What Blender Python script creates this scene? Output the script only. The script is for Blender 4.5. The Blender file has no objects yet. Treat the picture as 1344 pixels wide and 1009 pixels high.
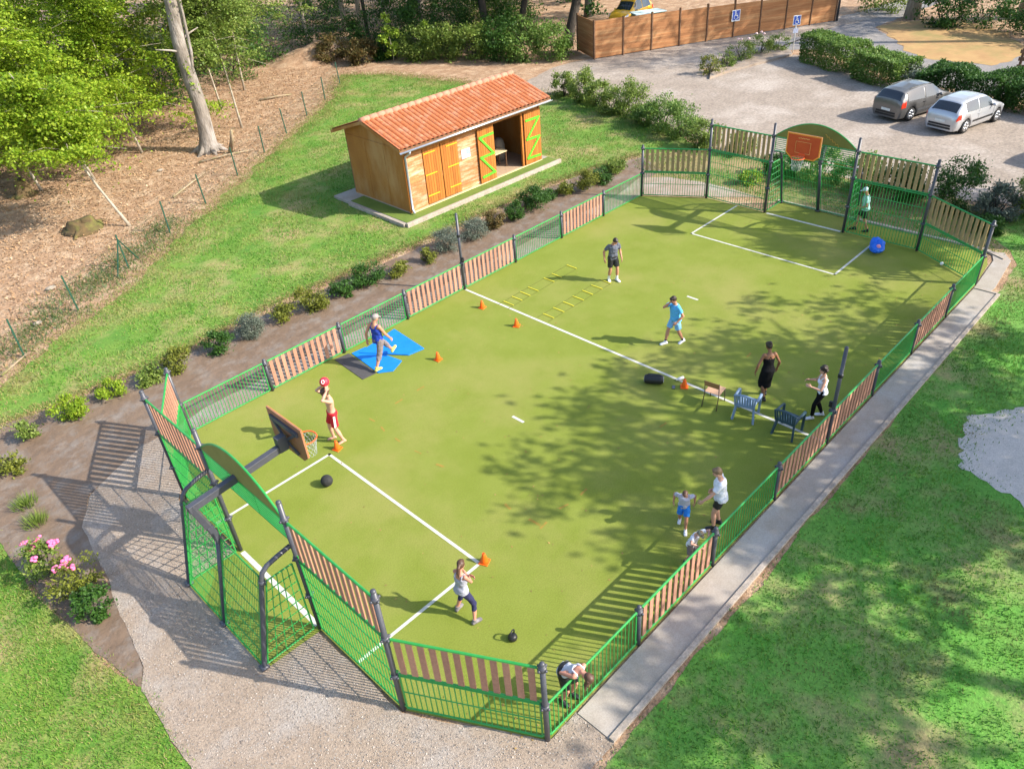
import bpy, bmesh, math, random
import numpy as np
from mathutils import Vector, Matrix, noise as mnoise
R = math.radians
rnd = random.Random(7)
C = bpy.context.scene.collection
scene = bpy.context.scene

# ------------------------------------------------------------------ helpers
class MB:
    """collects shapes and links them as one mesh object"""
    def __init__(s): s.v = []; s.f = []; s.m = []; s.mi = 0
    def add(s, vs, fs):
        o = len(s.v); s.v += [tuple(p) for p in vs]
        s.f += [tuple(i + o for i in q) for q in fs]; s.m += [s.mi] * len(fs)
    def box(s, c, d, rz=0, M=None):
        x, y, z = d[0]/2, d[1]/2, d[2]/2
        vs = [Vector(p) for p in ((-x,-y,-z),(x,-y,-z),(x,y,-z),(-x,y,-z),(-x,-y,z),(x,-y,z),(x,y,z),(-x,y,z))]
        if rz: vs = [Matrix.Rotation(rz, 3, 'Z') @ p for p in vs]
        if M is not None: vs = [M @ p for p in vs]
        vs = [p + Vector(c) for p in vs]
        s.add(vs, [(3,2,1,0),(4,5,6,7),(0,1,5,4),(1,2,6,5),(2,3,7,6),(3,0,4,7)])
    def beam(s, a, b, w, h, up=(0,0,1)):
        a, b = Vector(a), Vector(b); d = (b-a).normalized(); u = Vector(up)
        if abs(d.dot(u)) > .98: u = Vector((1,0,0))
        sd = d.cross(u).normalized(); u = sd.cross(d)
        vs = []
        for p in (a, b):
            for i, j in ((-1,-1),(1,-1),(1,1),(-1,1)): vs.append(p + sd*i*w/2 + u*j*h/2)
        s.add(vs, [(0,1,2,3),(7,6,5,4),(0,4,5,1),(1,5,6,2),(2,6,7,3),(3,7,4,0)])
    def tube(s, pts, r, n=8, sx=1.0, sy=1.0, ref=None):
        pts = [Vector(p) for p in pts]; k = len(pts)
        rs = r if isinstance(r, (list, tuple)) else [r]*k
        d0 = (pts[1]-pts[0]).normalized()
        u = Vector(ref) if ref is not None else (Vector((0,0,1)) if abs(d0.z) < .9 else Vector((1,0,0)))
        vs = []; fs = []
        for i, p in enumerate(pts):
            d = (pts[min(i+1,k-1)] - pts[max(i-1,0)]).normalized()
            sd = d.cross(u)
            if sd.length < 1e-6: sd = d.orthogonal()
            sd.normalize(); u = sd.cross(d).normalized()
            for j in range(n):
                a = 2*math.pi*j/n
                vs.append(p + (sd*math.cos(a)*sx + u*math.sin(a)*sy)*rs[i])
        for i in range(k-1):
            for j in range(n):
                fs.append((i*n+j, i*n+(j+1)%n, (i+1)*n+(j+1)%n, (i+1)*n+j))
        fs.append(tuple(range(n-1,-1,-1))); fs.append(tuple((k-1)*n+j for j in range(n)))
        s.add(vs, fs)
    def rings(s, rings, n=16):
        """rings: (centre, axis_x, axis_y) ellipses, capped"""
        vs = []; fs = []; k = len(rings)
        for c, ax, ay in rings:
            for j in range(n):
                a = 2*math.pi*j/n; vs.append(Vector(c)+Vector(ax)*math.cos(a)+Vector(ay)*math.sin(a))
        for i in range(k-1):
            for j in range(n): fs.append((i*n+j, i*n+(j+1)%n, (i+1)*n+(j+1)%n, (i+1)*n+j))
        fs.append(tuple(range(n-1,-1,-1))); fs.append(tuple((k-1)*n+j for j in range(n)))
        s.add(vs, fs)
    def lathe(s, prof, n=16, c=(0,0,0), M=None):
        vs = []; fs = []; k = len(prof)
        for r, z in prof:
            for j in range(n):
                a = 2*math.pi*j/n; p = Vector((r*math.cos(a), r*math.sin(a), z))
                vs.append((M @ p if M is not None else p) + Vector(c))
        for i in range(k-1):
            for j in range(n): fs.append((i*n+j, i*n+(j+1)%n, (i+1)*n+(j+1)%n, (i+1)*n+j))
        fs.append(tuple(range(n-1,-1,-1))); fs.append(tuple((k-1)*n+j for j in range(n)))
        s.add(vs, fs)
    def ell(s, c, r, M=None, nu=14, nv=9):
        prof = [(max(1e-4, math.sin(math.pi*i/nv)), -math.cos(math.pi*i/nv)) for i in range(nv+1)]
        S = Matrix.Diagonal(Vector(r)); S = (M @ S) if M is not None else S
        s.lathe(prof, nu, c, S)
    def prism(s, poly, z0, z1):
        n = len(poly); vs = [(p[0],p[1],z0) for p in poly] + [(p[0],p[1],z1) for p in poly]
        s.add(vs, [tuple(range(n-1,-1,-1)), tuple(range(n,2*n))] + [(i,(i+1)%n,n+(i+1)%n,n+i) for i in range(n)])
    def xf(s, M, start=0):
        for i in range(start, len(s.v)): s.v[i] = tuple(M @ Vector(s.v[i]))
    def mesh(s, name, mats=None, smooth=False):
        me = bpy.data.meshes.new(name); me.from_pydata(s.v, [], s.f)
        if any(s.m): me.polygons.foreach_set('material_index', s.m)
        for m in (mats if isinstance(mats, (list, tuple)) else [mats]):
            if m: me.materials.append(m)
        if smooth: me.polygons.foreach_set('use_smooth', [True]*len(me.polygons))
        me.update(); return me
    def build(s, name, mats, parent=None, smooth=False, bevel=0):
        o = link(name, s.mesh(name, mats, smooth), parent)
        if bevel:
            b = o.modifiers.new('bevel', 'BEVEL'); b.width = bevel; b.segments = 2; b.limit_method = 'ANGLE'
        return o

def link(name, data, parent=None):
    o = bpy.data.objects.new(name, data); C.objects.link(o)
    if parent: o.parent = parent
    return o
def tag(o, label=None, cat=None, group=None, kind=None):
    for k, v in (('label',label),('category',cat),('group',group),('kind',kind)):
        if v: o[k] = v
    return o
def thing(name, label, cat, loc=(0,0,0), rz=0, group=None):
    o = link(name, None); o.location = loc; o.rotation_euler = (0,0,rz); o.empty_display_size = .2
    return tag(o, label, cat, group)
def copy_tree(o, parent=None):
    c = o.copy(); C.objects.link(c)
    if parent: c.parent = parent
    for ch in list(o.children): copy_tree(ch, c)
    return c
def remeshed(mb, name, voxel, smooth_it=4, fac=.5, sub=0):
    """fuse overlapping closed shapes into one continuous surface"""
    t = bpy.data.objects.new('t', mb.mesh('t')); C.objects.link(t)
    m = t.modifiers.new('r','REMESH'); m.mode = 'VOXEL'; m.voxel_size = voxel; m.use_smooth_shade = True
    if smooth_it:
        q = t.modifiers.new('s','SMOOTH'); q.factor = fac; q.iterations = smooth_it
    dg = bpy.context.evaluated_depsgraph_get()
    me = bpy.data.meshes.new_from_object(t.evaluated_get(dg)); me.name = name
    old = t.data; bpy.data.objects.remove(t); bpy.data.meshes.remove(old)
    return me

# ------------------------------------------------------------------ materials
MATS = {}
def pm(name, c1, c2=None, scale=6, rough=.7, bump=0, bscale=None, metal=0, spec=.4, stretch=None, detail=6, c3=None, s3=.5, coords='Object', bdist=.02, coat=0, speck=0, sscale=40, island=0):
    if name in MATS: return MATS[name]
    m = bpy.data.materials.new(name); m.use_nodes = True; N = m.node_tree.nodes; L = m.node_tree.links
    b = N['Principled BSDF']; b.inputs['Roughness'].default_value = rough; b.inputs['Metallic'].default_value = metal
    b.inputs['Specular IOR Level'].default_value = spec
    if coat: b.inputs['Coat Weight'].default_value = coat; b.inputs['Coat Roughness'].default_value = .08
    tc = N.new('ShaderNodeTexCoord'); src = tc.outputs[coords]
    if stretch:
        mp = N.new('ShaderNodeMapping'); mp.inputs['Scale'].default_value = stretch; L.new(src, mp.inputs[0]); src = mp.outputs[0]
    c2 = c2 or tuple(x*.8 for x in c1)
    n = N.new('ShaderNodeTexNoise'); n.inputs['Scale'].default_value = scale; n.inputs['Detail'].default_value = detail; n.inputs['Roughness'].default_value = .62
    L.new(src, n.inputs['Vector'])
    r = N.new('ShaderNodeValToRGB'); r.color_ramp.elements[0].position = .32; r.color_ramp.elements[1].position = .68
    r.color_ramp.elements[0].color = (*c1,1); r.color_ramp.elements[1].color = (*c2,1); L.new(n.outputs[0], r.inputs[0])
    out = r.outputs[0]
    if c3:
        n3 = N.new('ShaderNodeTexNoise'); n3.inputs['Scale'].default_value = s3; n3.inputs['Detail'].default_value = 8; n3.inputs['Roughness'].default_value = .65
        L.new(src, n3.inputs['Vector'])
        rr = N.new('ShaderNodeMapRange'); rr.inputs[1].default_value = .47; rr.inputs[2].default_value = .66; L.new(n3.outputs[0], rr.inputs[0])
        mx = N.new('ShaderNodeMix'); mx.data_type = 'RGBA'; L.new(rr.outputs[0], mx.inputs[0]); L.new(out, mx.inputs[6]); mx.inputs[7].default_value = (*c3,1)
        out = mx.outputs[2]
    if speck:
        ns = N.new('ShaderNodeTexNoise'); ns.inputs['Scale'].default_value = sscale; ns.inputs['Detail'].default_value = 3; ns.inputs['Roughness'].default_value = .75
        L.new(tc.outputs[coords], ns.inputs['Vector'])
        mr = N.new('ShaderNodeMapRange'); mr.inputs[1].default_value = .3; mr.inputs[2].default_value = .7; mr.inputs[3].default_value = 1-speck; mr.inputs[4].default_value = 1+speck
        L.new(ns.outputs[0], mr.inputs[0])
        vm = N.new('ShaderNodeVectorMath'); vm.operation = 'SCALE'; L.new(out, vm.inputs[0]); L.new(mr.outputs[0], vm.inputs['Scale']); out = vm.outputs[0]
    if island:
        gi = N.new('ShaderNodeNewGeometry'); mi = N.new('ShaderNodeMapRange'); mi.inputs[3].default_value = 1-island; mi.inputs[4].default_value = 1+island*.6
        L.new(gi.outputs['Random Per Island'], mi.inputs[0]); vi = N.new('ShaderNodeVectorMath'); vi.operation = 'SCALE'
        L.new(out, vi.inputs[0]); L.new(mi.outputs[0], vi.inputs['Scale']); out = vi.outputs[0]
    L.new(out, b.inputs['Base Color'])
    if bump:
        nb = N.new('ShaderNodeTexNoise'); nb.inputs['Scale'].default_value = bscale or scale*6; nb.inputs['Detail'].default_value = 6
        L.new(src, nb.inputs['Vector'])
        bp = N.new('ShaderNodeBump'); bp.inputs['Strength'].default_value = bump; bp.inputs['Distance'].default_value = bdist
        L.new(nb.outputs[0], bp.inputs['Height']); L.new(bp.outputs[0], b.inputs['Normal'])
    MATS[name] = m; return m
def leafmat(name, cols, trans=.35, rough=.5, patch=None, ps=.5, lo=.5, hi=.62):
    if name in MATS: return MATS[name]
    m = bpy.data.materials.new(name); m.use_nodes = True; N = m.node_tree.nodes; L = m.node_tree.links
    b = N['Principled BSDF']; b.inputs['Roughness'].default_value = rough; b.inputs['Specular IOR Level'].default_value = .3
    g = N.new('ShaderNodeNewGeometry'); r = N.new('ShaderNodeValToRGB')
    e = r.color_ramp.elements; e[0].color = (*cols[0],1); e[1].color = (*cols[-1],1)
    for i, c in enumerate(cols[1:-1]):
        q = e.new((i+1)/(len(cols)-1)); q.color = (*c,1)
    L.new(g.outputs['Random Per Island'], r.inputs[0])
    if patch:   # tufts change colour from patch to patch
        out = r.outputs[0]; tc = N.new('ShaderNodeTexCoord')
        for k_, (pc, sc, off) in enumerate(patch):
            mp = N.new('ShaderNodeMapping'); mp.inputs['Location'].default_value = (off,off*2,0); L.new(tc.outputs['Object'], mp.inputs[0])
            nz = N.new('ShaderNodeTexNoise'); nz.inputs['Scale'].default_value = sc; nz.inputs['Detail'].default_value = 5; L.new(mp.outputs[0], nz.inputs['Vector'])
            mr = N.new('ShaderNodeMapRange'); mr.inputs[1].default_value = lo; mr.inputs[2].default_value = hi; mr.inputs[4].default_value = .85; L.new(nz.outputs[0], mr.inputs[0])
            mx_ = N.new('ShaderNodeMix'); mx_.data_type = 'RGBA'; L.new(mr.outputs[0], mx_.inputs[0]); L.new(out, mx_.inputs[6]); mx_.inputs[7].default_value = (*pc,1); out = mx_.outputs[2]
        r = N.new('NodeReroute'); L.new(out, r.inputs[0])
    L.new(r.outputs[0], b.inputs['Base Color'])
    if trans:
        t = N.new('ShaderNodeBsdfTranslucent'); L.new(r.outputs[0], t.inputs[0])
        mx = N.new('ShaderNodeMixShader'); mx.inputs[0].default_value = trans
        L.new(b.outputs[0], mx.inputs[1]); L.new(t.outputs[0], mx.inputs[2]); L.new(mx.outputs[0], N['Material Output'].inputs[0])
    MATS[name] = m; return m
def glassmat(name, col=(.02,.025,.03)):
    m = pm(name, col, tuple(x*1.3 for x in col), 3, rough=.06, spec=.8); return m

GREEN   = pm('green_paint', (.018,.235,.045), (.035,.29,.06), 3, rough=.35, spec=.5)
SLAT    = pm('slat_board', (.40,.205,.135), (.33,.165,.11), 4, rough=.75, bump=.2, bscale=40, stretch=(1,1,.25), island=.2, speck=.15, sscale=12)
SLATF   = pm('slat_board_tan', (.36,.26,.12), (.28,.19,.09), 4, rough=.75, bump=.2, bscale=40, stretch=(1,1,.25), island=.2, speck=.15, sscale=12)
STEEL   = pm('anthracite_steel', (.05,.052,.065), (.065,.066,.08), 8, rough=.4, spec=.5)
BLACK   = pm('black_plastic', (.012,.012,.013), (.02,.02,.021), 8, rough=.45)
RUBBER  = pm('black_rubber', (.015,.015,.016), (.03,.03,.03), 8, rough=.85)
WHITE   = pm('white_paint', (.78,.78,.75), (.62,.62,.58), 3, rough=.6)
LINEW   = pm('line_paint', (.56,.55,.50), (.44,.44,.37), 9, rough=.8, bump=.3, bscale=90)
ORANGEP = pm('worn_orange_paint', (.33,.17,.03), (.20,.20,.026), 14, rough=.85)
ORANGE  = pm('orange_plastic', (.80,.11,.008), (.88,.15,.01), 5, rough=.4)
CHROME  = pm('bare_metal', (.55,.56,.58), (.45,.46,.48), 5, rough=.3, metal=.9)
YELLOWS = pm('yellow_strap', (.62,.55,.03), (.5,.45,.03), 6, rough=.6)
BARK    = pm('grey_bark', (.27,.23,.19), (.13,.11,.09), 5, rough=.95, bump=1, bscale=14, stretch=(1,1,.3), bdist=.05, c3=(.34,.31,.28), s3=2)
BARKD   = pm('dark_bark', (.075,.06,.045), (.035,.03,.024), 5, rough=.95, bump=1, bscale=14, stretch=(1,1,.3), bdist=.05)
BARKB   = pm('pale_bark', (.42,.37,.29), (.24,.2,.15), 5, rough=.9, bump=.5, bscale=14, stretch=(1,1,.4))
DEADW   = pm('dead_wood', (.40,.31,.21), (.22,.16,.10), 5, rough=.95, bump=.8, bscale=14, c3=(.16,.16,.05), s3=2)

# ------------------------------------------------------------------ camera, sun and sky
def rotv(yaw, pit, rol):
    f = Vector((math.cos(yaw)*math.cos(pit), math.sin(yaw)*math.cos(pit), -math.sin(pit)))
    r = f.cross(Vector((0,0,1))).normalized(); u = r.cross(f); c, s = math.cos(rol), math.sin(rol)
    return f, c*r+s*u, -s*r+c*u
cam = bpy.data.cameras.new('camera'); co = link('camera', cam)
f_, r_, u_ = rotv(R(46.8952), R(35.2022), R(-4.8046))
M = Matrix((r_, u_, -f_)).transposed().to_4x4(); M.translation = Vector((-15.3477,-11.8197,12.6431)); co.matrix_world = M
cam.sensor_width = 36; cam.lens = 36*1006.44/1344; cam.clip_end = 600; scene.camera = co

SUN_AZ, SUN_EL = R(-60.5), R(34.6)
sd = Vector((math.cos(SUN_AZ)*math.cos(SUN_EL), math.sin(SUN_AZ)*math.cos(SUN_EL), math.sin(SUN_EL)))
sl = bpy.data.lights.new('sun', 'SUN'); sl.energy = 3.7; sl.angle = R(.53); sl.color = (1,.93,.82)
so = link('sun', sl); so.rotation_euler = sd.to_track_quat('Z','Y').to_euler(); so.location = (20,-40,40)
w = bpy.data.worlds.new('World'); scene.world = w; w.use_nodes = True
sk = w.node_tree.nodes.new('ShaderNodeTexSky'); sk.sky_type = 'NISHITA'; sk.sun_disc = False
sk.sun_elevation = SUN_EL; sk.sun_rotation = math.pi/2 - SUN_AZ; sk.air_density = 1; sk.dust_density = 1.5
w.node_tree.links.new(sk.outputs[0], w.node_tree.nodes['Background'].inputs[0])
w.node_tree.nodes['Background'].inputs[1].default_value = .15
scene.view_settings.view_transform = 'Standard'; scene.view_settings.look = 'None'
scene.view_settings.exposure = 1.27; scene.view_settings.gamma = 1
# ------------------------------------------------------------------ ground
def jag(poly, step=.25, amp=.1, seed=0):
    out = []
    n = len(poly)
    for i in range(n):
        a, b = Vector(poly[i]), Vector(poly[(i+1)%n]); L = (b-a).length; k = max(1, min(400, int(L/step)))
        nrm = Vector((-(b-a).y, (b-a).x)).normalized()
        for j in range(k):
            p = a.lerp(b, j/k)
            o = mnoise.noise(Vector((p.x*.9, p.y*.9, seed)))*amp*1.6 + mnoise.noise(Vector((p.x*4, p.y*4, seed+9)))*amp*.6
            out.append((p.x+nrm.x*o, p.y+nrm.y*o))
    return out
def sheet(name, poly, z, mat, amp=.1, step=.25, seed=0):
    pts = jag(poly, step, amp, seed) if amp else poly
    me = bpy.data.meshes.new(name); me.from_pydata([(p[0],p[1],z) for p in pts], [], [tuple(range(len(pts)))])
    bm = bmesh.new(); bm.from_mesh(me); bmesh.ops.triangulate(bm, faces=bm.faces[:]); bmesh.ops.recalc_face_normals(bm, faces=bm.faces[:])
    for f in bm.faces:
        if f.normal.z < 0: f.normal_flip()
    bm.to_mesh(me); bm.free(); me.materials.append(mat)
    return tag(link(name, me), kind='structure')

M_LAWN  = pm('lawn', (.07,.18,.018), (.15,.235,.032), .9, rough=.95, bump=.8, bscale=30, c3=(.30,.24,.10), s3=.42, detail=9, speck=.25, sscale=14)
M_LAWNR = pm('lawn_right', (.075,.25,.025), (.13,.27,.045), .9, rough=.95, bump=.8, bscale=30, c3=(.27,.22,.10), s3=.5, detail=9, speck=.25, sscale=14)  # greens raised to lift the lawn that lies in shade
M_LITTER= pm('leaf_litter', (.40,.25,.145), (.25,.15,.085), 2.2, rough=.95, bump=1, bscale=22, c3=(.48,.34,.22), s3=1.3, detail=10, bdist=.05, speck=.3, sscale=12)
M_DRY   = pm('dry_earth', (.30,.21,.10), (.17,.15,.06), .8, rough=.95, bump=.8, bscale=25, c3=(.12,.17,.04), s3=.5, detail=9)
M_TURF  = pm('artificial_turf', (.165,.203,.028), (.198,.232,.042), .9, rough=.95, bump=.5, bscale=160, c3=(.235,.24,.06), s3=.28, detail=10, bdist=.015, speck=.2, sscale=34, spec=.15)
M_MEMB  = pm('weed_membrane', (.145,.097,.063), (.178,.123,.083), .8, rough=.7, bump=1, bscale=2.6, c3=(.20,.165,.135), s3=1.9, detail=10, speck=.12, sscale=30, bdist=.06)
M_GRAV  = pm('pale_gravel', (.345,.27,.205), (.28,.215,.16), 3, rough=.95, bump=1, bscale=60, c3=(.345,.30,.26), s3=.9, detail=10, bdist=.02, speck=.32, sscale=24)
M_CARP  = pm('car_park_gravel', (.31,.255,.205), (.24,.195,.155), 1.3, rough=.95, bump=.8, bscale=40, c3=(.38,.325,.275), s3=.3, detail=10, speck=.32, sscale=7)
M_ROAD  = pm('asphalt', (.22,.205,.20), (.18,.17,.165), 2, rough=.9, bump=.4, bscale=40, c3=(.28,.25,.22), s3=.4, speck=.15, sscale=9)
M_SAND  = pm('pale_sand', (.52,.47,.43), (.44,.40,.36), 2, rough=.95, bump=.7, bscale=60, detail=9, speck=.2, sscale=30)
M_CONC  = pm('concrete', (.36,.315,.27), (.295,.255,.21), 2.5, rough=.9, bump=.3, bscale=90, c3=(.37,.34,.31), s3=.8, detail=9, bdist=.008, speck=.18, sscale=40)
M_KERB  = pm('pale_kerb', (.40,.34,.285), (.30,.25,.20), 4, rough=.9, bump=.3, speck=.25, sscale=14)

# leaf litter everywhere, everything else laid on it
sheet('forest_floor', [(-60,-60),(200,-60),(200,260),(-60,260)], -.024, M_LITTER, 0)
LAWN_A = [(-20,11.7),(-13.76,11.5),(-11.9,11.25),(-8.5,11.05),(-5,11.35),(-1.6,11.15),(3.6,10.95),(8.5,11.0),(11,10.6),(14.5,9.8),(16.4,7.6),(17.2,8.2),(18.6,11.9),(19.3,14.5),(20.0,17.5),(20.5,19.8),(19.8,23.5),(19.2,29),(18.4,34),(16.5,37.2),(12,32),(6.6,28),(-.26,22.8),(-4.7,19.4),(-6.8,17.6),(-8.7,16.2),(-10,15.7),(-13.2,13.5),(-20,12.4)]
LAWN_B = [(-15.35,7.2),(-15.3,4.5),(-15.15,3.1),(-15,1.25),(-14.68,-.15),(-14.8,-2.2),(-15,-9),(-34,-9),(-34,8)]
LAWN_C = [(-14,-7.62),(-5,-7.58),(10.2,-7.3),(12.4,-7.15),(13.4,-6.7),(14.2,-5.8),(16,-5.9),(19,-6.6),(30,-10),(30,-45),(-14,-45)]
sheet('lawn', LAWN_A, -.018, M_LAWN, .22, .2, 1)
sheet('lawn', LAWN_B, -.018, M_LAWN, .1, .15, 2)
sheet('lawn', LAWN_C, -.018, M_LAWNR, .07, .15, 3)
DRY = [(12.9,-6.6),(12.9,2.4),(13.1,5.1),(12.7,6.8),(12,8.4),(14.5,9.8),(16.4,7.6),(17.4,5),(16.6,1),(16.9,-3.8),(16,-5.9),(14.2,-5.8),(13.4,-6.7)]
sheet('dry_verge', DRY, -.014, M_DRY, .12, .2, 4)
sheet('planting_bed', [(-20,11.8),(-13.76,11.45),(-11.9,11.0),(-8.5,10.7),(-5,10.85),(-1.6,10.65),(3.6,10.45),(8.5,10.6),(11,10.3),(14.3,9.4),(13.2,7.6),(9.8,7.5),(-9.5,7.35),(-11.6,7.1),(-13.2,6.3),(-13.75,5.26),(-14.06,3.13),(-14.5,.3),(-14.72,-.2),(-15.05,1.4),(-15.2,3.2),(-15.4,6.9),(-17,8.2),(-22,9)], -.008, M_MEMB, .05, .15, 5)
sheet('gravel_path', [(-13.2,6.3),(-13.75,5.26),(-14.06,3.13),(-14.5,.3),(-14.72,-.2),(-14.8,-2.2),(-15,-9),(-14,-9),(-13.9,-7.62),(-9.6,-7.48),(-9.6,-6.66),(-10.24,-6.62),(-11.7,-4.3),(-11.75,4.3),(-10.35,6.62),(9.9,6.62),(10.4,6.7),(11.75,4.4),(12.95,2.4),(13.1,5.1),(12.8,6.8),(12,7.9),(9.8,7.5),(-9.5,7.35),(-11.6,7.1)], -.004, M_GRAV, .05, .12, 6)
# the court: octagon with a pocket under each goal and a green corner beyond the fence
X4, W2, XE, GE, YE = 10.31, 6.585, 11.616, 1.592, 4.2515
sheet('court', [(-X4,-W2-.03),(X4,-W2-.03),(11.9,-6.45),(12.9,-6.1),(12.9,-1.6),(12.95,1.66),(XE+.03,1.66),(XE+.03,YE),(X4,W2+.03),(-X4,W2+.03),(-XE-.03,YE),(-XE-.03,1.66),(-12.9,1.68),(-12.9,-1.6),(-XE-.03,-1.66),(-XE-.03,-YE)], 0, M_TURF, 0)
k = MB()
for a, b in (((12.98,1.75),(12.98,-6.0)),((12.98,-6.0),(12.6,-6.75))): k.beam((*a,.0),(*b,.0),.14,.08)
tag(k.build('court_kerb', M_KERB), kind='structure')
k = MB(); k.prism([(-9.6,-6.66),(9.95,-6.66),(9.95,-7.32),(-9.6,-7.36)], -.03, .015); k.prism([(9.97,-6.66),(12.3,-6.5),(12.95,-6.25),(13.1,-6.6),(12.6,-6.95),(10.4,-7.15),(9.97,-7.1)], -.03, .008)
tag(k.build('path', M_CONC), kind='structure')
k = MB(); k.prism([(-9.6,-7.363),(10.0,-7.323),(10.0,-7.42),(-9.6,-7.47)], -.05, .05); k.prism([(9.953,-6.66),(10.03,-6.66),(10.03,-7.32),(9.953,-7.32)], -.05, .045)
tag(k.build('path_kerb', M_KERB), kind='structure')
# painted lines
k = MB()
def line(a, b, w=.075, z=.004):
    a, b = Vector(a), Vector(b); d = (b-a).normalized(); n = Vector((-d.y, d.x))*w/2
    k.add([(*(a+n),z),(*(b+n),z),(*(b-n),z),(*(a-n),z)], [(3,2,1,0)])
line((.0,W2-.05),(0,-W2+.05), .085)
for s in (-1, 1):
    line((s*8.34,2.85),(s*8.34,-2.88)); line((s*8.303,2.81),(s*XE,2.81)); line((s*8.303,-2.84),(s*XE,-2.84))
    line((s*11.62,1.5),(s*11.62,-1.5), .11); line((s*4.16,.22),(s*4.16,-.2), .08)
tag(k.build('court_marking', LINEW), kind='structure')
k = MB()
for y0, y1 in ((3.1,3.22),):
    for x in (-4.9,-5.7): line((x-.14,3.2),(x+.14,3.2),.06)
for x, y in ((-6.72,3.1),(-6.78,2.55),(-6.79,1.87),(-6.77,1.06),(-6.76,.22),(-6.72,-2.1)): line((x+.03*math.sin(y*9),y-.10),(x-.04*math.sin(y*7),y+.13),.05+.02*math.sin(y*5))
for x in (-6.62,-5.87,-5.2,-1.94,2.29): line((x-.12,-3.1+.05*math.sin(x*5)),(x+.14,-3.12),.055)
line((-6.66,-3.08),(-6.68,-2.75),.07)
tag(k.build('court_marking', ORANGEP), kind='structure')
# car park, road and dry grass beyond
sheet('car_park', [(18.6,23.5),(20.6,19.8),(19.6,15.4),(18.2,10.5),(17.4,7.8),(16.9,4.5),(16.8,1),(17.0,-3.8),(17.5,-5.6),(20,-7),(34,-12),(34,-4),(29.8,-2.5),(30.2,2.3),(32.5,6.3),(34.6,9.8),(35.3,12.6),(29.5,14.4),(29.3,16),(36,16),(48.5,12.8),(50,14.6),(28.2,24.0),(26.5,25.0)], -.012, M_CARP, .25, .4, 7)
sheet('road', [(29.3,14.9),(36,14.3),(37.4,12.2),(34.5,6.5),(32,2.3),(32,-12),(44,-12),(44,1),(38,2),(38,5.5),(45,11.6),(58,10.8),(60,13.5),(48.5,15.1),(36,16.2)], -.016, M_ROAD, .15, .5, 8)
sheet('dry_grass', [(37.9,5.8),(37.9,1.9),(42,.5),(47,4),(50,8),(47.5,11),(45.3,11.5)], -.008, pm('straw_grass', (.42,.27,.11), (.33,.19,.08), .6, rough=.95, bump=.8, c3=(.25,.2,.07), s3=.4), .3, .4, 9)
sheet('sand_patch', [(6.5,-9.9),(4.5,-9.55),(3.1,-9.1),(1.9,-8.95),(1.3,-9.35),(.8,-10.3),(.3,-12.5),(1.5,-15),(8,-15)], -.012, M_SAND, .35, .12, 10)
# ------------------------------------------------------------------ foliage
rng = np.random.default_rng(11)
def leafmesh(name, P, size, mat, up=.35, flat=None, aspect=.55):
    """one small bent leaf quad per point"""
    n = len(P)
    d = rng.normal(size=(n,3))
    if flat is not None: d[:,2] *= flat
    d /= np.linalg.norm(d,axis=1,keepdims=True)
    t = rng.normal(size=(n,3)); t[:,2] = t[:,2]*(1 if flat is None else flat)
    sdv = np.cross(d, np.array([0,0,1.]) + t*up); sdv /= np.linalg.norm(sdv,axis=1,keepdims=True)+1e-9
    nrm = np.cross(d, sdv)
    L = (size*rng.uniform(.6,1.35,n))[:,None]
    V = np.stack([P - d*L*.5, P + sdv*L*aspect*.5 + nrm*L*.1, P + d*L*.5, P - sdv*L*aspect*.5 + nrm*L*.1], 1)
    return quadmesh(name, V, mat)
def quadmesh(name, V, mat):
    n, k = V.shape[0], V.shape[1]
    me = bpy.data.meshes.new(name); me.vertices.add(n*k); me.vertices.foreach_set('co', V.reshape(-1).astype(np.float32))
    me.loops.add(n*k); me.loops.foreach_set('vertex_index', np.arange(n*k, dtype=np.int32))
    me.polygons.add(n); me.polygons.foreach_set('loop_start', np.arange(0,n*k,k,dtype=np.int32)); me.polygons.foreach_set('loop_total', np.full(n,k,dtype=np.int32))
    me.update(calc_edges=True); me.materials.append(mat); return me
def clumps(n, c, r, k, spread, hollow=.55, low=-1.0):
    """n points in k clumps through an ellipsoid"""
    q = rng.normal(size=(k*3,3)); q /= np.linalg.norm(q,axis=1,keepdims=True)
    q *= (hollow + (1-hollow)*rng.random((k*3,1)))**(1/2); q = q[q[:,2] > low][:k]
    w = rng.random(len(q))+.35; idx = rng.choice(len(q), n, p=w/w.sum())
    p = q[idx] + rng.normal(size=(n,3))*spread*np.array([1,1,.75])
    return p*np.array(r) + np.array(c)

LF_BRIGHT = leafmat('bright_leaves', [(.12,.24,.012),(.24,.36,.02),(.36,.44,.04),(.17,.29,.015),(.28,.38,.03)], .42)
LF_YOUNG  = leafmat('lime_leaves', [(.20,.33,.03),(.33,.45,.06),(.27,.38,.03)], .4)
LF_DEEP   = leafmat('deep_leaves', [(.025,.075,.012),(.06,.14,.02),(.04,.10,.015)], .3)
LF_MID    = leafmat('mid_leaves', [(.08,.14,.02),(.16,.24,.04),(.25,.31,.065),(.11,.18,.025)], .33)
LF_GREY   = leafmat('grey_leaves', [(.11,.14,.10),(.17,.20,.15),(.08,.10,.07)], .2)
LF_OLIVE  = leafmat('olive_leaves', [(.13,.15,.02),(.22,.24,.03),(.09,.11,.02)], .3)
LF_RUST   = leafmat('autumn_leaves', [(.14,.09,.03),(.10,.10,.03),(.20,.12,.04)], .3)
LF_HEDGE  = leafmat('hedge_leaves', [(.07,.15,.025),(.16,.26,.045),(.10,.20,.03),(.24,.31,.08)], .33)
LF_TOP    = leafmat('pale_new_leaves', [(.16,.22,.04),(.24,.29,.07)], .3)

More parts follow.
